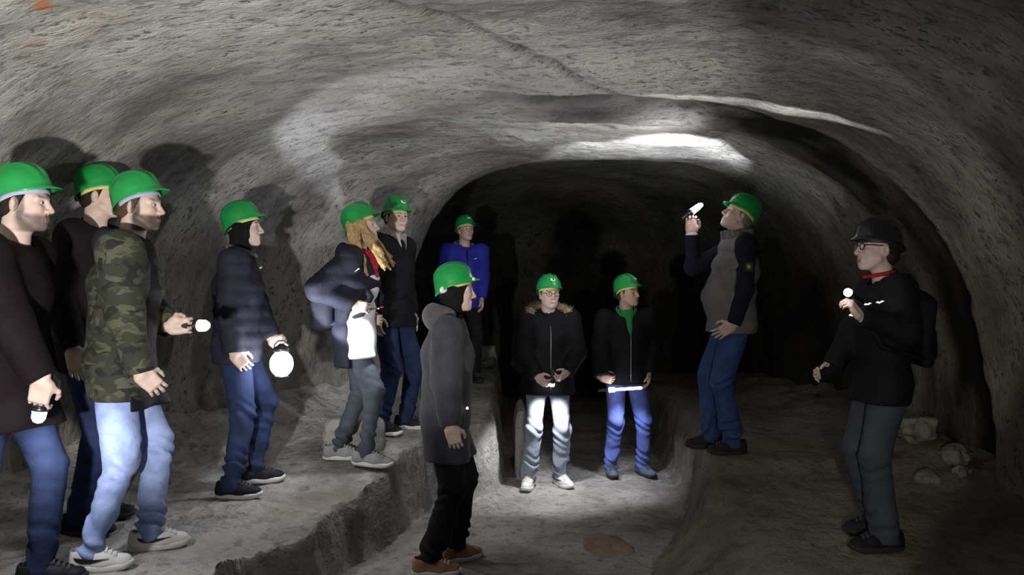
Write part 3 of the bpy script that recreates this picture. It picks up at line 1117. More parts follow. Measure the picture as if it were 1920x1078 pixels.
# ------------------------------------------------------------------ helmet
def helmet(parent, HM, kind='green', tilt=.12, band='band_yellow', emblem=True, lift=0.0, bscale=1.0):
    """HM: 4x4 of the head in person space"""
    a, b, c = .124, .106, .128
    if kind == 'black':
        a, b, c = .128, .110, .118
    nph, ne = 72, 22
    V = []; Fc = []
    rows = []
    # rim first: underside lip, brim edge, then the dome
    def rim(ph):
        fr = max(0.0, math.cos(ph))
        br = .030 * bscale * fr ** 1.6 * (1 if kind == 'green' else .55) + .006
        return br
    prof = []
    for i in range(nph):
        pass
    for layer in range(ne + 3):
        row = []
        for i in range(nph):
            ph = 2 * math.pi * i / nph
            cp, sp = math.cos(ph), math.sin(ph)
            if layer == 0:
                x, y, z = (a - .004) * cp, (b - .004) * sp, -.002
                dz = 0
            elif layer in (1, 2):
                br = rim(ph)
                x = (a + br) * cp; y = (b + br * .55) * sp
                z = (-.010 if layer == 1 else -.004) - .10 * br * max(0, cp)
            else:
                e = (layer - 2) / ne * math.pi / 2
                e = e * .985
                ce, se = math.cos(e) ** .88, math.sin(e) ** .95
                x, y, z = a * cp * ce, b * sp * ce, c * se
                # raised ribs running front to back
                yy = abs(y)
                ribs = math.exp(-(yy / .013) ** 4) * .008 + math.exp(-((yy - .046) / .010) ** 4) * .007
                w = min(1, max(0, (se - .25) / .3))
                if kind == 'black':
                    ribs = (math.exp(-(yy / .010) ** 4) + math.exp(-((yy - .030) / .008) ** 4) + math.exp(-((yy - .058) / .008) ** 4)) * .007
                x *= 1 + ribs * w * 6; z += ribs * w; y *= 1 + ribs * w * 3
            row.append((x, y, z))
        rows.append(row)
    # back of the rim sits lower (neck guard)
    V = []
    for row in rows:
        for (x, y, z) in row:
            t = max(0, -x / a)
            V.append((x, y, z - .040 * t * t * max(0, 1 - max(0, z) / .07)))
    n = len(rows)
    for l in range(n - 1):
        for i in range(nph):
            Fc.append((l * nph + i, l * nph + (i + 1) % nph, (l + 1) * nph + (i + 1) % nph, (l + 1) * nph + i))
    Fc.append(tuple((n - 1) * nph + i for i in range(nph)))
    # inner face
    off = len(V)
    for l in range(3, n):
        for (x, y, z) in rows[l]:
            t = max(0, -x / a)
            z2 = z - .040 * t * t * max(0, 1 - max(0, z) / .07)
            V.append((x * .955, y * .955, z2 * .96 - .003))
    m = n - 3
    for l in range(m - 1):
        for i in range(nph):
            Fc.append((off + l * nph + i, off + (l + 1) * nph + i, off + (l + 1) * nph + (i + 1) % nph, off + l * nph + (i + 1) % nph))
    Fc.append(tuple(off + (m - 1) * nph + i for i in range(nph))[::-1])
    for i in range(nph):
        Fc.append((i, off + i, off + (i + 1) % nph, (i + 1) % nph))
    M = HM @ m4(rotm(0, tilt, 0), (-.012, 0, .044 + lift))
    mb = MB(); mb.v = V; mb.f = Fc
    h = mb.build('helmet', 'helmet_green' if kind == 'green' else 'helmet_black', parent, M=M)
    # head band under the rim
    mb = MB()
    pts = [((a - .018) * math.cos(t), (b - .016) * math.sin(t), -.012 - .020 * max(0, -math.cos(t))) for t in np.linspace(0, 2 * math.pi, 41)[:-1]]
    Vb = []; Fb = []
    for k, (x, y, z) in enumerate(pts):
        Vb += [(x, y, z - .011), (x, y, z + .012), (x * .97, y * .97, z + .012), (x * .97, y * .97, z - .011)]
    q = len(pts)
    for k in range(q):
        k2 = (k + 1) % q
        for j in range(4):
            Fb.append((k * 4 + j, k2 * 4 + j, k2 * 4 + (j + 1) % 4, k * 4 + (j + 1) % 4))
    mb.add(Vb, Fb).build('headband', band, h)
    if emblem:
        # curved sticker on the brow of the shell: pale field with a dark hook mark
        def surf(u, v, o):
            ph = u; e = v
            ce, se = math.cos(e) ** .88, math.sin(e) ** .95
            return ((a + o) * math.cos(ph) * ce, (b + o) * math.sin(ph) * ce, (c + o) * se)
        for nm, mt, u0, u1, v0, v1, o in (('emblem', 'sticker_silver', -.20, .20, .34, .62, .006), ('emblem_mark', 'mark_black', -.02, .12, .42, .54, .0075)):
            mb = MB(); Vs = []; Fs = []
            nu, nv = 8, 5
            for i in range(nu):
                for j in range(nv):
                    u = u0 + (u1 - u0) * i / (nu - 1); v = v0 + (v1 - v0) * j / (nv - 1)
                    if nm == 'emblem':
                        v = v0 + (v1 - v0) * (j / (nv - 1) * (1 - .35 * abs(2 * i / (nu - 1) - 1)) + .17 * abs(2 * i / (nu - 1) - 1))
                    Vs.append(surf(u, v, o))
            for i in range(nu - 1):
                for j in range(nv - 1):
                    Fs.append((i * nv + j, (i + 1) * nv + j, (i + 1) * nv + j + 1, i * nv + j + 1))
            if nm == 'emblem' or emblem == 'mark':
                mb.add(Vs, Fs).build(nm, mt, h)
    if kind == 'black':
        for s in (-1, 1):
            mb = MB()
            for t0 in (.25, .55, .85):
                pts = [(a * 1.012 * math.cos(s * t0) * math.cos(e) ** .88, b * 1.012 * math.sin(s * t0) * math.cos(e) ** .88, c * 1.012 * math.sin(e)) for e in np.linspace(.35, 1.0, 6)]
                mb.tube(pts, [.002, .006, .007, .007, .006, .002], 6)
            mb.build('vent', 'mark_black', h)
    return h


# ------------------------------------------------------------------ shoes
def shoe(parent, p, yaw, kind, pitch=0.0, fine=.007):
    up, sole, lace = {'white': ('shoe_white', 'sole_white', 'shoe_white'), 'black': ('shoe_black', 'sole_black', 'lace_dark'), 'blacktoe': ('shoe_black', 'sole_white', 'lace_dark'),
                      'brown': ('leather_brown', 'sole_white', 'lace_cream'), 'suede': ('suede_dark', 'sole_black', 'lace_dark'),
                      'slate': ('shoe_slate', 'sole_black', 'lace_dark'), 'grey': ('shoe_grey', 'sole_white', 'shoe_grey')}[kind]
    f = Field()
    f.seg((-.055, 0, .045), (-.05, 0, .085), .040, .043, k=.03)
    f.seg((-.05, 0, .045), (.07, 0, .040), .042, .044, k=.03, v=YV, f=1.0)
    f.seg((.06, 0, .038), (.150, .004, .032), .046, .039, k=.03)
    f.seg((-.02, 0, .085), (.085, 0, .052), .034, .026, k=.03)
    f.half((0, 0, -1), (0, 0, .020))
    f.seg((-.045, 0, .095), (-.045, 0, .16), .036, .036, k=.01, op='sub')
    V, Q = f.mesh(fine)
    M = m4(rotm(yaw, pitch, 0), p)
    o = link('shoe', mesh_np('shoe', V, Q, up), parent, M=M)
    # sole
    out = []
    for t in np.linspace(0, 2 * math.pi, 33)[:-1]:
        cx = math.cos(t); x = .047 + .147 * (abs(cx) ** .8) * (1 if cx > 0 else -1)
        wd = .044 + .009 * sstep(-.02, .10, np.float64(x))
        out.append((x, .004 * (x > .05) + wd * math.copysign(abs(math.sin(t)) ** .75, math.sin(t))))
    n = len(out)
    Vs = []
    for z, g in ((0, .94), (.006, 1.0), (.024, 1.02), (.030, .96)):
        for (x, y) in out:
            Vs.append(((x - .047) * g + .047, y * g, z + (.012 * max(0, (x - .13) / .06) ** 2)))
    Fs = [(l * n + i, l * n + (i + 1) % n, (l + 1) * n + (i + 1) % n, (l + 1) * n + i) for l in range(3) for i in range(n)]
    Fs += [tuple(range(n))[::-1], tuple(3 * n + i for i in range(n))]
    MB().add(Vs, Fs).build('sole', sole, o)
    mb = MB()
    for i in range(5):
        x = .035 + i * .021; z = .120 - i * .0095
        mb.tube([(x - .006, -.026, z - .014), (x, 0, z), (x + .006, .026, z - .014)], .0062, 6)
        mb.tube([(x - .006, .026, z - .014), (x, 0, z + .001), (x + .006, -.026, z - .014)], .0042, 6)
    mb.build('laces', lace, o)
    if kind == 'white':
        for s in (-1, 1):
            # long hooked check mark on the flank
            lo = [(-.045, .058), (-.02, .046), (.015, .044), (.06, .055), (.10, .066)]
            hi = [(-.056, .076), (-.022, .069), (.014, .063), (.058, .064), (.10, .0665)]
            Vm = []; Fm = []
            lo = [np.array(q) for q in lo]; hi = [np.array(q) for q in hi]
            up_ = lambda L_: [L_[i] * (1 - u) + L_[i + 1] * u for i in range(len(L_) - 1) for u in (0, .34, .67)] + [L_[-1]]
            lo = up_(lo); hi = up_(hi)
            for q1, q2 in zip(lo, hi):
                for (x, z) in (q1, q2):
                    near = V[(np.abs(V[:, 0] - x) < .010) & (np.abs(V[:, 2] - z) < .010)]
                    Vm.append((x, s * (np.max(near[:, 1] * s) + .0022), z))
            for i in range(len(lo) - 1):
                q = (2 * i, 2 * i + 2, 2 * i + 3, 2 * i + 1)
                Fm.append(q if s < 0 else q[::-1])
            MB().add(Vm, Fm).build('side_mark', 'mark_black', o)
    return o


def fur(parent, pts, rad, mat, name='fur_trim', n=700, ln=.03, seed=3):
    r = np.random.default_rng(seed)
    pts = np.array(pts, float)
    mb = MB()
    mb.tube(pts, rad, 10)
    for _ in range(n):
        i = r.integers(0, len(pts) - 1); t = r.random()
        p = pts[i] * (1 - t) + pts[i + 1] * t
        d = unit(r.normal(size=3)); ax = unit(pts[i + 1] - pts[i]); d = unit(d - ax * (d @ ax) + ax * r.normal() * .3)
        rr = rad if not hasattr(rad, '__len__') else rad[i] * (1 - t) + rad[i + 1] * t
        b = p + d * rr * .8; e = b + (d + r.normal(size=3) * .35) * ln
        s1 = unit(np.cross(d, ax)) * .004; s2 = ax * .004
        mb.add([b - s1 - s2, b + s1 - s2, b + s2, e], [(0, 1, 3), (1, 2, 3), (2, 0, 3)])
    return mb.build(name, mat, parent)


# ------------------------------------------------------------------ a person
class Person:
    def __init__(s, label, x, y, heading, h, head=(0, 0, 0), feet=None, lean=(0, 0), arms=None, skin='skin_light', sex='m', beard=0.0,
                 hair='hair_dark', vs=1.0, brow=.7, bulk=1.0, tall=None, lift=(0, 0), chest_turn=0.0):
        s.S = h / 1.80
        S = s.S
        s.hd = math.radians(heading)
        s.vs = vs
        feet = feet or [(0, .12, .12), (0, -.12, -.12)]
        R2 = rotm(s.hd)
        gl = []
        for (fx, fy, ya) in feet:
            w = R2 @ np.array([fx, fy, 0]) + np.array([x, y, 0])
            gl.append(max(gz(w[0], w[1]), gz(w[0] + .1 * math.cos(s.hd + ya), w[1] + .1 * math.sin(s.hd + ya))))
        g0 = .5 * (gl[0] + gl[1])
        s.root = empty('person', (x, y, g0), s.hd)
        tag(s.root, label, 'person', 'visitors in the cave')
        s.R = R2; s.o = np.array([x, y, g0])
        sk = {}
        sk['ankL'] = np.array([feet[0][0], feet[0][1], gl[0] - g0 + .095 * S + lift[0]])
        sk['ankR'] = np.array([feet[1][0], feet[1][1], gl[1] - g0 + .095 * S + lift[1]])
        s.feet = feet; s.lift = lift; s.gl = [gl[0] - g0 + lift[0], gl[1] - g0 + lift[1]]
        zp = .95 * S
        for a, sy in (('ankL', 1), ('ankR', -1)):
            hor = math.hypot(sk[a][0], sk[a][1] - sy * .09 * S)
            zp = min(zp, sk[a][2] + math.sqrt(max((.855 * S) ** 2 - hor ** 2, .01)) + .02 * S)
        lx, ly = lean
        drop = zp - .95 * S
        P = lambda x_, y_, z_: np.array([x_, y_, z_ * S + drop])
        sk['pel'] = P(0, 0, .97); sk['waist'] = P(lx * .25, ly * .25, 1.10); sk['chest'] = P(lx * .65, ly * .65, 1.30)
        sk['neck'] = P(lx * 1.0, ly, 1.485)
        ct = rotm(chest_turn)
        for sd, sy in (('L', 1), ('R', -1)):
            sk['hip' + sd] = P(0, sy * .09 * S, .93)
            sk['sh' + sd] = sk['neck'] + ct @ np.array([-.01, sy * .195 * S * (1 if sex == 'm' else .90), -.038 * S])
            sk['knee' + sd], sk['ank' + sd] = ik(sk['hip' + sd], sk['ank' + sd], .43 * S, .43 * S, (1, sy * .12, 0))
        s.lat = ct @ YV
        s.hands = {}
        arms = arms or {}
        for sd, sy in (('L', 1), ('R', -1)):
            ar = dict(t=sk['sh' + sd] + np.array([.03, sy * .06, -.54 * S]), pole=(-1, sy * .4, 0), d=(.15, 0, -1), th=(1, 0, 0), curl=.35)
            ar.update(arms.get(sd, {}))
            if 'w' in ar:
                ar['t'] = s.loc(ar['w'])
            if 'dw' in ar: ar['d'] = R2.T @ np.array(ar['dw'], float)
            if 'thw' in ar: ar['th'] = R2.T @ np.array(ar['thw'], float)
            if 'polew' in ar: ar['pole'] = R2.T @ np.array(ar['polew'], float)
            sk['elb' + sd], sk['wri' + sd] = ik(sk['sh' + sd], ar['t'], .295 * S, .265 * S, ar['pole'])
            s.hands[sd] = ar
        yaw, pit, rol = [math.radians(q) for q in head]
        s.HR = rotm(yaw, pit, rol)
        s.hj = sk['neck'] + np.array([.015, 0, .072 * S])
        s.hc = s.hj + s.HR @ np.array([.022, 0, .118])
        s.HM = m4(s.HR, s.hc)
        s.sk = sk; s.sex = sex; s.bulk = bulk
        s.body(skin, sex, beard, brow)

    def loc(s, w):
        return s.R.T @ (np.array(w, float) - s.o)

    def w(s, p):
        return s.R @ np.array(p, float) + s.o

    def body(s, skin, sex, beard, brow):
        sk, S = s.sk, s.S
        f = Field(); lat = s.lat
        f.seg(sk['pel'] - [0, 0, .03], sk['waist'], .105 * S, .095 * S, v=lat, f=1.3)
        f.seg(sk['waist'], sk['chest'], .098 * S, .108 * S, v=lat, f=1.3)
        f.seg(sk['chest'], sk['neck'] - [0, 0, .07], .105 * S, .07 * S, v=lat, f=1.4)
        f.seg(sk['neck'] - [0, 0, .05], sk['neck'] + [0, 0, .03], .05, .045)
        for d in 'LR':
            f.seg(sk['neck'] - [0, 0, .05], sk['sh' + d], .045, .050)
            f.seg(sk['sh' + d], sk['elb' + d], .048 * S, .038 * S); f.seg(sk['elb' + d], sk['wri' + d], .038 * S, .024 * S)
            f.seg(sk['hip' + d], sk['knee' + d], .078 * S, .050 * S); f.seg(sk['knee' + d], sk['ank' + d], .050 * S, .034 * S)
        parts = [f.mesh(.016) + (None,)]
        ne = s.HR.T @ (sk['neck'] - np.array([0, 0, .03]) - s.hc)
        V, Q = head_field(ne, sex).mesh(.0042 * s.vs)
        V = relax(V, Q, 1, .35)
        parts.append((V @ s.HR.T + s.hc, Q, V))
        for d in 'LR':
            ar = s.hands[d]
            hv, hq = hand_mesh(ar['curl'], ar.get('spread', .10), ar.get('thumb', .5), .0042 * s.vs)
            Fm = frame(ar['d'], ar['th'])
            # the hand grid is right handed when thumb x fingers gives the back; mirror by flipping Z and the winding for the other hand
            want_back = Fm[:, 2] if d == 'R' else -Fm[:, 2]
            B = np.stack([Fm[:, 0], Fm[:, 1], want_back], 1)
            q = hq if np.linalg.det(B) > 0 else hq[:, ::-1]
            sc = .98 * S if sex == 'm' else .92 * S
            parts.append((hv * sc @ B.T + sk['wri' + d], q, None))
            ar['B'] = B; ar['sc'] = sc
        Vs = np.concatenate([p[0] for p in parts])
        off = 0; Qs = []
        lips = np.zeros(len(Vs), np.float32); bd = np.zeros(len(Vs), np.float32); bl = np.zeros(len(Vs), np.float32)
        for (v, q, hl) in parts:
            Qs.append(q + off)
            if hl is not None:
                x, y, z = hl.T
                sl = slice(off, off + len(v))
                lips[sl] = .75 * np.exp(-((z + .069) / .009) ** 4) * (np.abs(y) < .022) * (x > .07)
                b = beard * sstep(-.035, -.060, z) * sstep(-.03, .015, x) * sstep(-.135, -.115, z) * (1 - lips[sl])
                b = np.maximum(b, beard * np.exp(-((z + .053) / .007) ** 2) * (np.abs(y) < .026) * (x > .07))
                b = np.maximum(b, beard * .9 * sstep(.025, .01, np.abs(x - .012)) * sstep(.055, .065, np.abs(y)) * (z > -.08) * (z < .03))
                eb = brow * np.exp(-((z - .028 - .1 * (np.abs(y) - .03)) / .0055) ** 2) * (np.abs(y) > .010) * (np.abs(y) < .052) * (x > .06)
                bd[sl] = np.clip(np.maximum(b, eb), 0, .93)
                bl[sl] = .25 * np.exp(-((z + .025) / .02) ** 2) * (x > .05) + .18 * np.exp(-(((z + .03) / .012) ** 2 + (y / .014) ** 2)) * (x > .09)
            off += len(v)
        me = mesh_np('body', Vs, np.concatenate(Qs), skin)
        for n, a in (('lips', lips), ('beard', bd), ('blush', bl)):
            me.attributes.new(n, 'FLOAT', 'POINT').data.foreach_set('value', a)
        s.bodyo = link('body', me, s.root)
        for sy in (-1, 1):
            mb = MB()
            Ms = m4(np.eye(3), (.0765, sy * .031, .004))
            mb.lathe([(-.0125, .0005)] + [(-.0125 * math.cos(t), .0125 * math.sin(t)) for t in np.linspace(.3, math.pi - .5, 8)] + [(.011, .0058)], 16)
            e = mb.build('eye', 'eye_white', s.bodyo, M=s.HM @ Ms)
            MB().lathe([(.0090, .0076), (.0112, .0068), (.0126, .004), (.0128, .0004)], 14).build('iris', 'eye_iris', e)

    # ---- garments
    def torso(s, f, off, front=0.0, back=0.0, belly=0.0, low=-.05):
        sk, S, lat = s.sk, s.S, s.lat
        fx = np.array([front, 0, 0])
        k = .05
        f.seg(sk['pel'] + [0, 0, low], sk['waist'], .103 * S + off, .098 * S + off, k=k, v=lat, f=1.26)
        f.seg(sk['waist'], sk['chest'], .098 * S + off, .112 * S + off, k=k, v=lat, f=1.34)
        f.seg(sk['chest'], sk['neck'] - [0, 0, .085], .112 * S + off, .078 * S + off * .7, k=k, v=lat, f=1.55)
        if belly:
            f.ell(sk['waist'] + [belly, 0, .0], (.13 + off, .16 + off, .16), k=.08)
        return f

    def sleeves(s, f, off, cuff=0.0):
        sk, S = s.sk, s.S
        for d in 'LR':
            f.seg(sk['neck'] - [0, 0, .055], sk['sh' + d], .058 + off * .4, .060 * S + off * .8, k=.05)
            f.seg(sk['sh' + d], sk['elb' + d], .058 * S + off, .050 * S + off, k=.035)
            u = unit(sk['wri' + d] - sk['elb' + d])
            f.seg(sk['elb' + d], sk['wri' + d], .050 * S + off, .038 * S + off * .7, k=.03)
            f.half(u, sk['wri' + d] - u * (.008 - cuff), near=.10)
        return f

    def jacket(s, mat, hem, off=.028, name='jacket', puff=None, amp=.006, collar=.05, sleeves=True, seed=1, skirt=0.0, belly=0.0, crad=.066, vs=.0115, ext=None, neckcut=.006, cfwd=0.0):
        """hem: height of the lower edge in person space"""
        sk, S = s.sk, s.S
        f = Field()
        if sleeves:
            s.sleeves(f, off)
        s.torso(f, off, belly=belly)
        if hem < sk['pel'][2] - .08:
            for d in 'LR':
                kn = sk['hip' + d] * .45 + sk['knee' + d] * .55
                q = sk['hip' + d] + (sk['knee' + d] - sk['hip' + d]) * min(1.0, (sk['hip' + d][2] - hem + .12) / (.43 * S))
                f.seg(sk['hip' + d], q, .088 * S + off, .082 * S + off + skirt, k=.06)
            m = .5 * (sk['hipL'] + sk['hipR'])
            f.seg(m, np.array([m[0], 0, hem - .12]), .104 * S + off, .098 * S + off + skirt, k=.06, v=s.lat, f=1.25)
        if not sleeves:
            for d in 'LR':
                f.seg(sk['neck'] - [0, 0, .055], sk['sh' + d] + (sk['neck'] - sk['sh' + d]) * .18, .062 + off * .4, .058 * S + off * .7, k=.05)
                f.seg(sk['sh' + d] + (sk['elb' + d] - sk['sh' + d]) * .12, sk['elb' + d], .060 * S, .060 * S, k=.02, op='sub')
        nk = s.hj - sk['neck']
        top = sk['neck'] + [cfwd, 0, collar]
        f.seg(sk['neck'] - [0, 0, .05], top, crad + .022, crad, k=.03)
        if ext:
            ext(f, s)
        f.seg(sk['neck'] + [.012, 0, .0], sk['neck'] + [.03 + cfwd, 0, collar + .14], .058 + neckcut, .075 + neckcut, k=.012, op='sub')
        f.half((0, 0, -1), (0, 0, hem), k=.012)
        f.half((0, 0, 1), (top[0], top[1], top[2] + .02), near=.12)
        V, Q = f.mesh(vs * s.vs, folds(seed, amp, 9.0, puff))
        return link(name, mesh_np(name, V, Q, mat), s.root)

    def trousers(s, mat, off=.012, amp=.006, seed=1, cut=.045, vs=.0105, taper=1.0, name='trousers', belt=None):
        sk, S = s.sk, s.S
        f = Field()
        f.seg(sk['pel'] + [0, 0, -.03], sk['pel'] + [0, 0, .06], .112 * S + off, .105 * S + off, k=.04, v=s.lat, f=1.32)
        for d in 'LR':
            f.seg(sk['hip' + d] + [-.012, 0, -.01], sk['knee' + d], .088 * S + off, .061 * S + off, k=.035)
            f.seg(sk['knee' + d], sk['ank' + d] - [0, 0, .02], .060 * S + off, (.046 * S + off) * taper, k=.02)
            u = np.array([0, 0, -1.0])
            f.half(u, sk['ank' + d] + [0, 0, -.095 * S + cut], near=.14)
        V, Q = f.mesh(vs * s.vs, leg_folds(seed, sk, amp))
        return link(name, mesh_np(name, V, Q, mat), s.root)

    def shoes(s, kind, pitch=(0, 0)):
        for d, i in (('L', 0), ('R', 1)):
            a = s.sk['ank' + d]
            ya = s.feet[i][2]
            g = a[2] - .095 * s.S
            shoe(s.root, (a[0] - .02 * math.cos(ya) * 0, a[1], g), ya, kind, pitch[i], .008)

    def hairs(s, mat, kind='short'):
        f = Field()
        f.ell((-.020, 0, .034), (.102, .084, .094), k=.01)
        if kind == 'short':
            f.ell((-.050, 0, -.028), (.060, .068, .050), k=.02)
            for q in (-1, 1):
                f.seg((.012, q * .073, .02), (.010, q * .074, -.012), .010, .006, k=.01)
            f.half((.85, 0, .5), (.062, 0, .05)); f.half((.9, 0, -.45), (.004, 0, -.03), near=.12)
        elif kind == 'nape':
            f.ell((-.055, 0, -.035), (.060, .072, .062), k=.02)
            f.half((.9, 0, -.2), (-.005, 0, -.01), near=.2)
        V, Q = f.mesh(.006)
        return link('hair', mesh_np('hair', V, Q, mat), s.root, M=s.HM)

    def hat(s, mat='knit_black', cover=.62):
        """knitted hood under the helmet that leaves only the face free"""
        f = Field()
        f.ell((-.014, 0, .030), (.107, .088, .097), k=.02)
        f.ell((.004, 0, -.040), (.075, .080, .080), k=.03)
        f.seg((-.02, 0, -.06), (-.03, 0, -.13), .066, .070, k=.03)
        f.ell((-.008, 0, -.014), (.044, .098, .050), k=.03)
        f.ell((.105, 0, -.035), (.076, .095, .088), k=.012, op='sub', R=rotm(0, .35, 0))
        V, Q = f.mesh(.006)
        return link('hood_cap', mesh_np('hood_cap', V, Q, mat), s.root, M=s.HM)

    def glasses(s):
        mb = MB()
        for q in (-1, 1):
            pts = [(.104 - .006 * abs(math.cos(t)), q * .034 + .024 * math.cos(t), .004 + .017 * math.sin(t)) for t in np.linspace(0, 2 * math.pi, 21)]
            mb.tube(pts, .0028, 6)
            mb.tube([(.098, q * .058, .012), (.06, q * .074, .012), (-.01, q * .083, .008), (-.03, q * .082, -.008)], .0028, 6)
        mb.tube([(.106, -.011, .008), (.109, 0, .011), (.106, .011, .008)], .0026, 6)
        g = mb.build('glasses', 'glasses_black', s.root, M=s.HM)
        for q in (-1, 1):
            V = [(.1015, q * .034, .004)] + [(.1035 - .006 * abs(math.cos(t)), q * .034 + .023 * math.cos(t), .004 + .016 * math.sin(t)) for t in np.linspace(0, 2 * math.pi, 21)[:-1]]
            MB().add(V, [(0, 1 + k, 1 + (k + 1) % 20) for k in range(20)]).build('lens', 'spectacle_lens', g)
        return g

    def helmet(s, **k):
        return helmet(s.root, s.HM, **k)

    def handp(s, d, p):
        """world point of a hand-local offset"""
        ar = s.hands[d]
        return s.w(s.sk['wri' + d] + ar['B'] @ (np.array(p) * ar['sc']))


def hood(parent_person, mat, c=None, r=.10, seed=2, name='hood', back=-.095, up=.03, rx=.075):
    p = parent_person
    f = Field()
    n = p.sk['neck']
    f.ell(n + [back, 0, up - .03], (rx, .135, .095), k=.03)
    f.ell(n + [-.02, .085, up - .01], (.06, .045, .05), k=.05); f.ell(n + [-.02, -.085, up - .01], (.06, .045, .05), k=.05)
    f.ell(n + [back + .075, 0, up + .045], (.075, .085, .075), k=.03, op='sub')
    V, Q = f.mesh(.0105, folds(seed, .006, 16))
    return link(name, mesh_np(name, V, Q, mat), p.root)


# ------------------------------------------------------------------ lamps and phones
def torch(name, p, d, label, cat, length=.12, rad=.018, head=.026, glow='glow_white', glowlen=.03, group='hand lamps'):
    R = frame(d, (0, 0, 1) if abs(unit(d)[2]) < .9 else (1, 0, 0))
    o = empty(name, p)
    o.matrix_world = Matrix(m4(R, p))
    tag(o, label, cat, group)
    L = length
    MB().lathe([(-L * .62, rad * .7), (-L * .60, rad), (L * .10, rad), (L * .18, head), (L * .36, head * 1.05), (L * .38, head * .98)], 20).build('barrel', 'torch_metal', o)
    MB().lathe([(L * .16, head * 1.06), (L * .18, head * 1.14), (L * .24, head * 1.14), (L * .26, head * 1.06)], 20).build('grip_ring', 'phone_black', o)
    MB().lathe([(L * .37, head * .92), (L * .38 + glowlen * .6, head * .86), (L * .38 + glowlen * .9, head * .55), (L * .38 + glowlen, head * .1)], 20).build('lamp_lens', glow, o)
    MB().box((-L * .1, 0, rad * 1.02), (.008, .005, .003), None, .002).build('switch', 'phone_red' if cat == 'x' else 'phone_black', o)
    return o


def put_light(o, thing):
    """keep a light with its lamp"""
    bpy.context.view_layer.update()
    M = o.matrix_world.copy()
    o.parent = thing
    o.matrix_parent_inverse = thing.matrix_world.inverted()
    return o


def phone(p, d, t, label, edge='phone_black', glow=True):
    """p centre, d long axis, t = towards the lamp side"""
    d = unit(d); t = np.array(t, float); t = unit(t - d * (t @ d)); R = np.stack([d, np.cross(t, d), t], 1)
    o = empty('phone', p); o.matrix_world = Matrix(m4(R, p))
    tag(o, label, 'phone', 'phones used as lamps')
    MB().box((0, 0, 0), (.074, .036, .0042), None, .003).build('case', 'phone_black', o)
    MB().box((0, 0, -.0044), (.066, .033, .0006), None, .0003).build('screen', 'glasses_black', o)
    MB().tube([(.0745, -.030, 0), (.0745, .030, 0)], .0032, 8).build('edge_strip', edge, o)
    MB().lathe([(0, .0045), (.002, .0045), (.003, .002)], 12, M=m4(frame((0, 0, 1), (1, 0, 0)), (.055, .018, .0040))).build('flash', 'glow_white', o)
    return o


def backpack(p, label, size=(.20, .30, .44), mat='coat_navy', drop=.0):
    """worn on the back of person p"""
    c = .5 * (p.sk['chest'] + p.sk['neck']) * np.array([1, 1, 0]) + np.array([-.142 - size[0] * .5, 0, p.sk['chest'][2] - .06 - drop])
    o = empty('backpack', p.w(c), p.hd)
    tag(o, label, 'backpack')
    f = Field()
    rr = min(.06, size[0] * .42)
    f.box((0, 0, 0), (size[0] * .5 - rr, size[1] * .5 - rr, size[2] * .5 - rr), rr, k=.02)
    f.ell((.0, 0, size[2] * .42), (size[0] * .45, size[1] * .4, .07), k=.05)
    V, Q = f.mesh(.012, folds(5, .007, 12))
    link('pack_body', mesh_np('pack_body', V, Q, mat), o)
    f = Field()
    f.box((-size[0] * .36, 0, -size[2] * .16), (.005, size[1] * .28, size[2] * .16), .03, k=.02)
    V, Q = f.mesh(.012, folds(6, .005, 14))
    link('pocket', mesh_np('pocket', V, Q, mat), o)
    for s in (-1, 1):
        pts = [(size[0] * .42, s * .085, size[2] * .36), (size[0] * .5 + .06, s * .105, size[2] * .46), (size[0] * .5 + .19, s * .125, size[2] * .40), (size[0] * .5 + .27, s * .13, size[2] * .12), (size[0] * .5 + .22, s * .165, -size[2] * .18), (size[0] * .45, s * .14, -size[2] * .36)]
        MB().tube(pts, [.012, .02, .024, .024, .016, .010], 8).build('strap', mat, o)
    return o


def patch(parent, c, n, up, w, h, mat, name, shape='rect'):
    """small thin sewn-on mark: centre c, outward n"""
    n = unit(n); up = np.array(up, float); up = unit(up - n * (up @ n)); r = np.cross(up, n)
    if shape == 'rect':
        pl = [(-1, -1), (1, -1), (1, 1), (-1, 1)]
    elif shape == 'star':
        pl = [((1 if i % 2 == 0 else .38) * math.cos(math.pi * i / 8), (1 if i % 2 == 0 else .38) * math.sin(math.pi * i / 8)) for i in range(16)]
    else:
        pl = [(-1, -.4), (-.2, -1), (1, .5), (.4, 1), (-.1, .1), (-.6, .5)]
    k = len(pl)
    V = [np.array(c) + r * x * w + up * y * h for x, y in pl] + [np.array(c) + r * x * w + up * y * h + n * .004 for x, y in pl]
    F = [tuple(range(k))[::-1], tuple(range(k, 2 * k))] + [(i, (i + 1) % k, k + (i + 1) % k, k + i) for i in range(k)]
    return MB().add(V, F).build(name, mat, parent, smooth=False)


def zipline(p, z0, z1, fx, mat='zip_grey', name='zip'):
    zs = np.linspace(z0, z1, 7)
    pts = [(np.interp(z, [p.sk['pel'][2], p.sk['chest'][2], p.sk['neck'][2]], [p.sk['pel'][0] + fx, p.sk['chest'][0] + fx + .005, p.sk['neck'][0] + fx * .62]), 0, z) for z in zs]
    return MB().tube(pts, .006, 6).build(name, mat, p.root)


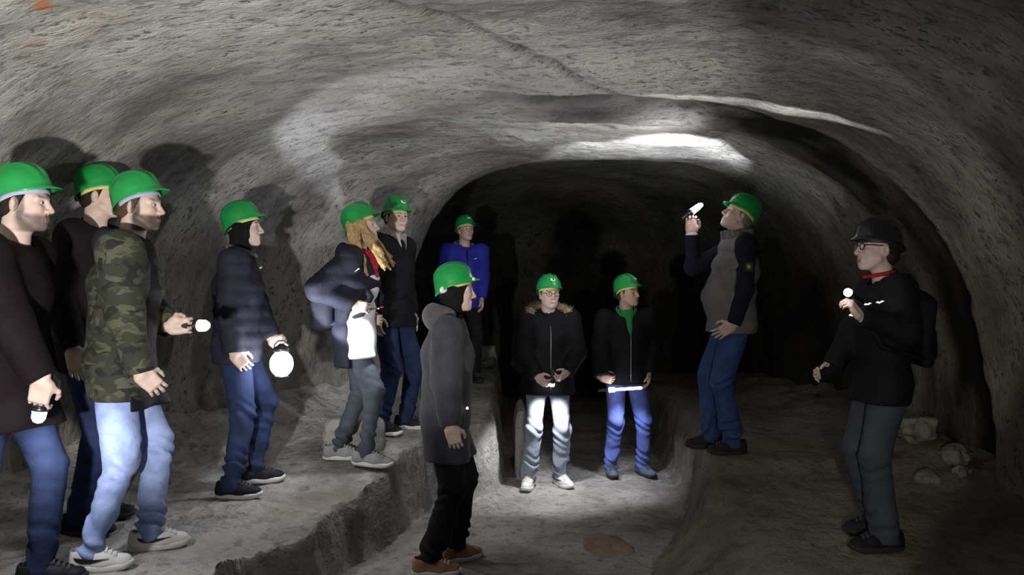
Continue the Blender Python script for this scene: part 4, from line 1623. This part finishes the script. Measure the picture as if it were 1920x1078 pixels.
# ---- 1: nearest man at the left edge
p = Person('man in dark maroon jacket and green helmet, cut by left edge', -2.20, 3.36, 8, 1.83, (2, -3, 0), [(.10, .10, .1), (-.22, -.10, -.1)], (.03, 0),
           {'R': dict(w=W(122, 806, 3.18), pole=(-1, -.5, 0), d=(-.25, .1, -1), th=(1, 0, -.1), curl=.75, thumb=.9), 'L': dict(curl=.4)}, 'skin_light', beard=.8)
p.jacket('jacket_maroon', .72, .034, seed=11, collar=.095)
p.trousers('denim_dark', seed=12); p.shoes('black')
p.hairs('hair_dark'); p.helmet(tilt=.26, band='band_grey', emblem=False)
patch(p.root, p.sk['chest'] + [.06, -.185, -.06], (.3, -1, 0), (0, 0, 1), .018, .01, 'zip_grey', 'chest_mark', 'hook')
c = p.handp('R', (.075, .0, -.025))
tq = torch('torch', c + np.array([.0, 0, -.02]), (-.15, -.05, -1), 'white glowing torch pointing down at the hip of the leftmost man', 'torch', .11, .016, .030, 'glow_white', .05)
put_light(spot('torch_light', c + np.array([-.012, -.01, -.115]), (-1.85, 3.78, .40), 17, 120, .8, (.95, .96, 1)), tq)

# ---- 2: tall man behind them
p = Person('tall man in dark maroon jacket standing behind the camouflage jacket man', -2.33, 4.27, 5, 1.97, (6, 0, 0), None, (.02, 0), {}, 'skin_pink', beard=0)
p.jacket('jacket_maroon', .86, .030, seed=21, collar=.075, vs=.013)
p.trousers('denim_dark', seed=22, vs=.013); p.shoes('black')
p.hairs('hair_dark'); p.helmet(tilt=.18, emblem=False)

# ---- 3: camouflage jacket
p = Person('man in camouflage jacket, light blue jeans and white sneakers', -1.93, 3.80, 16, 1.87, (-12, -2, 0), [(.12, .11, .12), (-.10, -.12, -.15)], (.05, 0),
           {'R': dict(w=W(268, 722, 3.60), pole=(-1, -.5, 0), d=(.65, .25, -.75), th=(.6, .2, .5), curl=.5),
            'L': dict(w=W(318, 612, 3.98), pole=(0, 1, -1), d=(1, -.1, .05), th=(0, 0, 1), curl=.9, thumb=.8)}, 'skin_light', beard=1.25, hair='hair_brown')
p.jacket('camo', .80, .036, seed=31, collar=.05, amp=.008)
p.jacket('jacket_black', .74, .046, name='jacket_front', seed=32, collar=.03, sleeves=False, amp=.006, ext=lambda f, s: f.half((-1, 0, 0), (.085, 0, 1.0)))
p.trousers('denim_light', .014, .013, seed=33); p.shoes('white')
hood(p, 'coat_navy', seed=34)
p.hairs('hair_brown'); p.helmet(tilt=.34, band='band_grey', emblem=False)
MB().tube([p.sk['neck'] + np.array(q) for q in ((-.02, -.125, .035), (.04, -.115, .01), (.085, -.085, -.03))], [.006, .011, .008], 8).build('shirt_collar', 'shirt_white', p.root)
# side of the jacket that hangs open in front
c = p.handp('L', (.085, -.0, -.02))
tq = torch('torch', c + np.array([.035, 0, 0]), (1, -.25, .02), 'warm glowing torch held out by the man in camouflage jacket', 'torch', .10, .016, .033, 'glow_warm', .055)
put_light(spot('torch_light', c + np.array([.15, -.03, .0]), c + np.array([1.0, -.30, -.2]), 5, 120, .8, (1, .9, .8)), tq)

# ---- 4: navy jacket, lantern
p = Person('man in navy quilted jacket holding a bright lantern, black hood under helmet', -1.76, 4.95, 14, 1.80, (-4, 3, 0), [(.10, .12, .0), (-.02, -.13, -.25)], (.01, 0),
           {'R': dict(w=W(440, 676, 4.72), pole=(-1, -.6, 0), d=(.55, .1, -.75), th=(.8, 0, .5), curl=.55),
            'L': dict(w=W(512, 640, 5.02), pole=(-.5, 1, -.6), d=(.75, -.15, -.6), th=(.5, 0, .8), curl=1.0, thumb=.8)}, 'skin_light')
p.jacket('jacket_navy', .82, .036, seed=41, puff=(.085, .008), collar=.06)
p.trousers('denim_dark', .014, .012, seed=42); p.shoes('blacktoe')
p.hat(); p.helmet(tilt=.28, emblem=False)
MB().tube([p.sk['neck'] + np.array((.085 * math.cos(t) + .02, .088 * math.sin(t), .045 + .03 * math.cos(t + math.pi))) for t in np.linspace(0, 2 * math.pi, 25)], .016, 8, False).build('scarf', 'fleece_grey', p.root)
patch(p.root, p.sk['chest'] + [.145, -.12, .12], (.8, -.6, 0), (0, 0, 1), .014, .008, 'mark_pale', 'chest_mark', 'hook')
LC = W(528, 682, 4.86)
lan = empty('lantern', LC)
tag(lan, 'round blazing white lantern held in front of the navy jacket', 'lantern', 'hand lamps')
f = Field(); f.ell((0, 0, 0), (.072, .072, .082), k=.01)
V, Q = f.mesh(.009); link('glowing_globe', mesh_np('glowing_globe', V, Q, 'glow_white'), lan)
MB().lathe([(0, .045), (.012, .05), (.03, .05), (.04, .03), (.055, .012)], 20, M=m4(frame((0, 0, 1), (1, 0, 0)), (0, 0, .072))).build('cap', 'torch_metal', lan)
MB().tube([(-.045, 0, .09), (-.045, 0, .12), (-.02, 0, .145), (.02, 0, .145), (.045, 0, .12), (.045, 0, .09)], .004, 8).build('handle', 'torch_metal', lan)
MB().lathe([(0, .03), (.01, .046), (.022, .046)], 20, M=m4(frame((0, 0, 1), (1, 0, 0)), (0, 0, -.095))).build('base', 'torch_metal', lan)
put_light(point('lantern_light', LC + np.array([.02, -.03, 0.0]), 28, (.90, .93, 1.0), .075), lan)
put_light(spot('lantern_beam', LC + np.array([.05, 0, .04]), (-.25, 5.75, 2.9), 280, 89, .2, (.92, .94, 1.0), .03), lan)

# ---- 5: blonde woman
p = Person('blonde woman in open dark coat with white shirt, looking up to the right', -1.10, 5.42, -6, 1.78, (4, 9, 0), [(-.16, .09, .1), (.10, -.08, -.05)], (.03, 0),
           {'R': dict(w=W(664, 573, 5.24), pole=(-1, -.5, -.6), d=(1, .1, -.15), th=(.2, .3, 1), curl=.85, thumb=.8),
            'L': dict(w=W(690, 600, 5.55), pole=(-.5, 1, -.6), d=(1, -.1, 0), th=(0, 0, 1), curl=.6)}, 'skin_pink', sex='f', brow=.35, lift=(0, .025))
p.jacket('coat_navy', .68, .034, name='coat', seed=51, collar=.05, puff=(.11, .006), skirt=.01,
         ext=lambda f, s: f.box((.215, 0, .78), (.17, .40, .27), .02, k=.03, op='sub'))
sh = p.jacket('shirt_white', .745, .026, name='shirt', seed=52, sleeves=False, collar=.0, amp=.007)
p.trousers('trouser_grey', .008, .010, seed=53, taper=.85); p.shoes('grey', (0, -.07))
hood(p, 'coat_navy', seed=54)
f = Field()
r_ = np.random.default_rng(55)
for i in range(64):
    sd = -1 if i % 2 else 1
    t = r_.random()
    q = np.array([.035 - .115 * t, sd * (.075 + .012 * r_.random()), .035 - .03 * r_.random()])
    L = .24 + .12 * r_.random()
    ph = r_.random() * 6.3
    for j in range(7):
        fr = (j + 1) / 7
        q2 = q + np.array([.012 * math.sin(ph + j * 1.9) + .010 * fr + (.012 if t < .4 else 0), sd * (.006 + .014 * math.sin(ph * 1.7 + j * 1.7) * fr + .006 * fr), -L / 7])
        f.seg(q, q2, .017 - .006 * fr, .016 - .007 * fr, k=.008)
        q = q2
f.ell((-.022, 0, .034), (.103, .086, .095), k=.02); f.half((.85, 0, .5), (.062, 0, .05), near=.3)
V, Q = f.mesh(.006)
link('hair', mesh_np('hair', V, Q, 'hair_blonde'), p.root, M=p.HM)
p.helmet(tilt=.30, emblem=False)
f = Field()
n_ = p.sk['neck']
for t in np.linspace(0, 2 * math.pi, 14)[:-1]:
    f.ell(n_ + np.array([.02 + .072 * math.cos(t), .075 * math.sin(t), .02 - .025 * math.cos(t)]), (.030, .030, .030), k=.02)
f.seg(n_ + [.10, -.02, .0], n_ + [.135, -.03, -.14], .030, .022, k=.03)
V, Q = f.mesh(.009, folds(56, .006, 30)); link('scarf', mesh_np('scarf', V, Q, 'scarf_red'), p.root)
patch(p.root, p.sk['chest'] + [.05, -.205, .07], (.25, -1, .1), (0, 0, 1), .028, .014, 'mark_pale', 'chest_mark', 'hook')
backpack(p, 'dark backpack bulging behind the blonde woman', (.17, .28, .40), 'coat_navy', .10)
PC = p.handp('R', (.105, .0, -.030))
ph_ = phone(PC + np.array([.02, -.01, -.005]), (1, -.15, .22), (.15, 0, -1), 'black phone with a red-lit edge held by the blonde woman', 'phone_red')
put_light(spot('phone_light', PC + np.array([.03, -.05, -.03]), PC + np.array([-.06, .02, -1]), 24, 112, .7, (.93, .95, 1)), ph_)

# ---- 6: young man behind her
p = Person('young man in black coat and white collar beside the blonde woman', -0.97, 6.22, -25, 1.85, (-22, -2, 0), [(.06, .12, .2), (-.02, -.11, 0)], (.01, 0), {}, 'skin_light')
p.jacket('jacket_black', .84, .030, name='coat', seed=61, collar=.045, vs=.012)
p.trousers('denim_dark', .014, .007, seed=62); p.shoes('blacktoe')
p.hairs('hair_brown'); p.helmet(tilt=.10, emblem='mark')
n_ = p.sk['neck']
for s in (-1, 1):
    MB().add([n_ + np.array(q) for q in ((.125, s * .006, -.16), (.085, s * .075, .05), (.052, s * .070, .066), (.030, s * .050, .02), (.118, s * .004, -.14), (.100, s * .052, .035), (.080, s * .070, .060), (.060, s * .045, .0))],
             [(0, 1, 2, 3), (4, 7, 6, 5), (0, 4, 5, 1), (1, 5, 6, 2), (2, 6, 7, 3), (3, 7, 4, 0)]).build('shirt_collar', 'shirt_white', p.root, smooth=False)

# ---- 7: blue jacket, far back
p = Person('man in vivid blue jacket at the back with lowered hands', -0.53, 8.60, -72, 1.81, (14, 3, 0), None, (0, 0),
           {'L': dict(w=W(903, 562, 8.48), pole=(-1, .6, 0), d=(.1, 0, -1), th=(1, 0, 0), curl=.5)}, 'skin_pink', vs=1.25)
p.jacket('jacket_blue', .82, .032, seed=71, collar=.06)
p.trousers('trouser_black', seed=72); p.shoes('black')
p.hairs('hair_brown'); p.helmet(tilt=.20, emblem=True)
hood(p, 'fleece_grey', seed=74)
patch(p.root, p.sk['chest'] + [.155, .085, .06], (1, .3, 0), (0, 0, 1), .022, .008, 'mark_pale', 'chest_mark', 'hook')
zipline(p, .86, 1.46, .155, 'jacket_black')

# ---- 8: long charcoal coat, in the passage
p = Person('youth in long charcoal coat and brown lace-up shoes in the passage', -0.40, 4.68, 4, 1.80, (2, -2, 0), [(.05, .13, .35), (-.10, -.10, -.12)], (.02, 0),
           {'R': dict(w=W(846, 806, 4.42), pole=(-1, -.5, 0), d=(.25, .1, -1), th=(1, 0, 0), curl=.55)}, 'skin_light')
p.jacket('coat_charcoal', .66, .036, name='coat', seed=81, collar=.075, amp=.008, skirt=.0, crad=.082)
p.trousers('trouser_black', .018, .010, seed=82, taper=1.05, cut=.085); p.shoes('brown')
hood(p, 'fleece_grey', seed=84, up=.06, rx=.085, back=-.075)
p.hat(); p.helmet(tilt=.26, emblem=False)
# pale padded ear tab between hood and helmet, and the coat stud whose highlight is made to glow
f = Field(); f.ell((-.075, -.075, .008), (.030, .014, .022), k=.01, R=rotm(.5, .5, 0)); f.ell((-.075, .075, .008), (.030, .014, .022), k=.01, R=rotm(-.5, .5, 0))
V, Q = f.mesh(.005); link('ear_tab', mesh_np('ear_tab', V, Q, 'shirt_white'), p.root, M=p.HM)
hc = p.loc(W(876, 765, 4.50))
MB().lathe([(0, .007), (.004, .0075), (.007, .005), (.008, .001)], 14, M=m4(frame((.2, -1, .15), (0, 0, 1)), hc)).build('glint_stud', 'glow_soft', p.root)
# head lamp stud at the brow
MB().lathe([(0, .012), (.006, .013), (.011, .008), (.012, .001)], 14, M=p.HM @ m4(frame((1, -.9, .2), (0, 0, 1)), (.098, -.066, .075))).build('brow_stud', 'sticker_silver', p.root)

# ---- 9: glasses and fur hood
p = Person('man in glasses and dark fur-hooded parka with white sneakers', 0.31, 6.68, -84, 1.77, (10, -2, 0), [(-.02, .11, .35), (.05, -.17, -.35)], (.01, 0),
           {'R': dict(w=W(1008, 708, 6.46), pole=(-.7, -1, -.2), d=(.75, .55, -.45), th=(.6, .2, .5), curl=.75),
            'L': dict(w=W(1062, 700, 6.46), pole=(-.7, 1, -.2), d=(.55, -.75, -.4), th=(.6, .1, .6), curl=.8)}, 'skin_light')
p.jacket('jacket_black', .80, .040, name='parka', seed=91, collar=.05, amp=.008)
p.trousers('denim_grey', .012, .012, seed=92); p.shoes('white')
hood(p, 'jacket_black', seed=94)
n_ = p.sk['neck']
fur(p.root, [n_ + np.array((.07 - .15 * max(0, math.sin(t)) ** .8, .165 * math.cos(t), .03 + .05 * max(0, math.sin(t)))) for t in np.linspace(0, math.pi, 19)], .038, 'fur_tan')
p.hairs('hair_brown'); p.glasses(); p.helmet(tilt=.20, emblem='mark')
patch(p.root, n_ + [.088, 0, -.06], (1, 0, .4), (0, 0, 1), .030, .055, 'jacket_blue', 'shirt_front')
zipline(p, .84, 1.38, .165, 'zip_grey')
TC = .5 * (p.handp('R', (.085, .01, -.035)) + p.handp('L', (.085, .01, -.035))) + np.array([0, -.01, .0])
tq = torch('torch', TC, (-.05, .1, -1), 'torch shining down between the hands of the man in glasses', 'torch', .12, .017, .026, 'glow_white', .03)
put_light(spot('torch_light', TC + np.array([0, -.10, -.085]), TC + np.array([-.02, .14, -1]), 36, 112, .5, (.95, .97, 1)), tq)

# ---- 10: green collar
p = Person('man in black jacket with green collar and blue jeans looking right', 1.03, 7.0, -82, 1.76, (38, 3, 0), [(.0, .16, .25), (.0, -.14, -.12)], (0, 0),
           {'R': dict(w=W(1126, 722, 6.76), pole=(-.7, -1, -.2), d=(.35, .8, -.25), th=(.3, .2, 1), curl=.9, thumb=.8),
            'L': dict(w=W(1216, 700, 6.94), pole=(-1, .8, 0), d=(.2, -.2, -1), th=(1, 0, 0), curl=.5)}, 'skin_tan', brow=.8)
p.jacket('jacket_black', .83, .036, seed=101, collar=.045)
p.trousers('denim_bright', .012, .012, seed=102); p.shoes('slate')
n_ = p.sk['neck']
f = Field()
for t in np.linspace(0, 2 * math.pi, 18)[:-1]:
    f.seg(n_ + np.array([.015 + .075 * math.cos(t), .078 * math.sin(t), -.01]), n_ + np.array([.015 + .085 * math.cos(t), .090 * math.sin(t), .055 - .02 * math.cos(t)]), .013, .010, k=.015)
f.seg(n_ + [.085, 0, 0], n_ + [.140, 0, -.17], .035, .018, k=.03)
V, Q = f.mesh(.008, folds(104, .003, 30)); link('shirt_collar', mesh_np('shirt_collar', V, Q, 'shirt_green'), p.root)
zipline(p, .86, 1.30, .160, 'zip_grey')
p.hairs('hair_brown'); p.helmet(tilt=.20, emblem=True)
A = W(1141, 731, 6.70); B = W(1204, 727, 6.72); D = B - A; Ld = np.linalg.norm(D)
lt = empty('light_stick', A); lt.matrix_world = Matrix(m4(frame(D, (0, 0, 1)), A)); tag(lt, 'horizontal white light stick held at the waist above blue jeans', 'torch', 'hand lamps')
MB().lathe([(-.09, .010), (-.088, .013), (-.002, .013), (0, .012)], 16).build('barrel', 'torch_metal', lt)
MB().lathe([(0, .0125), (Ld * .96, .0125), (Ld, .006)], 16).build('lamp_tube', 'glow_soft', lt)
MB().lathe([(.002, .019), (.006, .022), (.05, .020), (.055, .016)], 16).build('lamp_head', 'glow_white', lt)
put_light(spot('stick_light', .5 * (A + B) + np.array([0, -.14, -.03]), .5 * (A + B) + np.array([0, .10, -1]), 17, 112, .7, (.85, .88, 1)), lt)

# ---- 11: grey gilet, torch raised
p = Person('man in grey gilet and blue jeans raising a torch to the ceiling', 1.60, 5.62, 180, 1.84, (0, 27, 0), [(.02, .09, .05), (.13, -.09, -.1)], (-.03, 0),
           {'R': dict(w=W(1297, 436, 5.80), pole=(.25, -.35, -1), d=(.05, 0, 1), th=(-1, .2, .2), curl=.85, thumb=.7),
            'L': dict(w=W(1374, 610, 5.40), pole=(-1, .5, -.4), d=(.75, -.25, -.5), th=(.5, 0, .8), curl=.3)}, 'skin_pink', brow=.25)
p.jacket('sweater_navy', .86, .014, name='sweater', seed=111, collar=.06)
p.jacket('gilet_grey', .86, .042, name='gilet', seed=112, sleeves=False, collar=.075, belly=.055, puff=(.12, .010), crad=.108, neckcut=.020, cfwd=-.02)
p.trousers('denim_blue', .014, .013, seed=113); p.shoes('suede')
p.hairs('hair_grey'); p.helmet(tilt=.06, emblem=False)
MB().tube([p.sk['wriR'] + np.array((.036 * math.cos(t), .036 * math.sin(t), -.012)) for t in np.linspace(0, 2 * math.pi, 21)], .010, 8, False).build('shirt_cuff', 'shirt_white', p.root)
ua = p.sk['shL'] + (p.sk['elbL'] - p.sk['shL']) * .50
b_ = patch(p.root, ua + [.0, .068, 0], (0, 1, .05), (0, 0, 1), .030, .032, 'mark_black', 'sleeve_badge')
patch(b_, ua + [.0, .0725, 0], (0, 1, .05), (0, 0, 1), .021, .023, 'badge_lime', 'badge_star', 'star')
MB().tube([p.sk['waist'] + np.array(q) for q in ((.07, .172, .10), (.075, .178, .02), (.072, .176, -.06))], .005, 6).build('pocket_zip', 'mark_black', p.root)
f = Field(); n_ = p.sk['neck']
for t in np.linspace(.45, 2 * math.pi - .45, 17):
    f.seg(n_ + np.array([.0 + .092 * math.cos(t), .092 * math.sin(t), -.03]), n_ + np.array([.0 + .104 * math.cos(t), .106 * math.sin(t), .060 + .015 * math.cos(t)]), .016, .012, k=.02)
V, Q = f.mesh(.008, folds(114, .003, 20)); link('gilet_collar', mesh_np('gilet_collar', V, Q, 'gilet_grey'), p.root)
TC = W(1290, 402, 5.72)
TD = np.array([.85, .10, .62])
tq = torch('torch', TC, TD, 'blazing torch raised above eye level by the man in grey gilet', 'torch', .09, .015, .026, 'glow_white', .105)
TT_ = TC + unit(TD) * .165
put_light(spot('torch_light', TT_, (1.34, 6.80, 2.93), 230, 74, .4, (.96, .97, 1), .02, scale=(1, .58, 1)), tq)
put_light(spot('torch_spill_light', TT_ + unit(TD) * .01, (-.4, 5.9, 2.95), 85, 160, 1.0, (.96, .97, 1), .03), tq)

# ---- 12: woman in black helmet
p = Person('woman in black helmet, glasses and black jacket at the right', 1.96, 4.10, 178, 1.66, (4, 2, 0), [(.03, .10, .1), (-.03, -.10, -.1)], (-.01, 0),
           {'L': dict(w=W(1612, 592, 3.76), pole=(-.5, .6, -1), d=(.55, .1, .70), th=(0, -.5, .6), curl=.9, thumb=.8),
            'R': dict(w=W(1552, 703, 4.14), pole=(-1, -.6, -.2), d=(1, .1, -.35), th=(.2, .3, .9), curl=.6)}, 'skin_light', sex='f', brow=.5)
p.jacket('jacket_black', .74, .026, seed=121, collar=.06)
MB().tube([p.sk['neck'] + np.array((.082 * math.cos(t) + .018, .080 * math.sin(t), .050 - .015 * math.cos(t))) for t in np.linspace(0, 2 * math.pi, 25)], .010, 8, False).build('collar_lining', 'scarf_red', p.root)
p.trousers('trouser_slate', .018, .007, seed=122, taper=1.15); p.shoes('black')
p.hairs('hair_dark', 'nape'); p.glasses(); p.helmet(kind='black', tilt=.05, band='mark_black', emblem=False)
for (px, py, a) in ((1650, 566, .02), (1627, 570, .018), (1600, 590, .022)):
    patch(p.root, p.loc(W(px, py, 3.80)), (.3, 1, 0), (0, 0, 1), a, .008, 'reflector', 'reflective_tab', 'hook')
f = Field(); hw = p.sk['wriR']; hb = p.hands['R']['B']
f.seg(hw - hb[:, 0] * .03, hw + hb[:, 0] * .075, .036, .034, k=.01, v=hb[:, 1], f=1.25)
f.half(hb[:, 0], hw + hb[:, 0] * .072)
V, Q = f.mesh(.006); link('glove', mesh_np('glove', V, Q, 'knit_black'), p.root)
backpack(p, 'black backpack on the woman in the black helmet', (.075, .26, .36), 'jacket_black', .03)
c = W(1584, 543, 3.66)
tq = torch('torch', c + np.array([.05, .02, -.03]), (-.75, -.45, .35), 'small bright torch held at the chest of the woman in black helmet', 'torch', .10, .014, .021, 'glow_white', .025)
put_light(spot('torch_light', c + np.array([-.04, .0, .03]), (1.50, 4.69, 2.87), 120, 66, .7, (1, 1, .97), .006, scale=(1, .055, 1)), tq)
put_light(point('torch_glow_light', c + np.array([-.03, -.01, .035]), 1.6, (1, .98, .96), .02), tq)
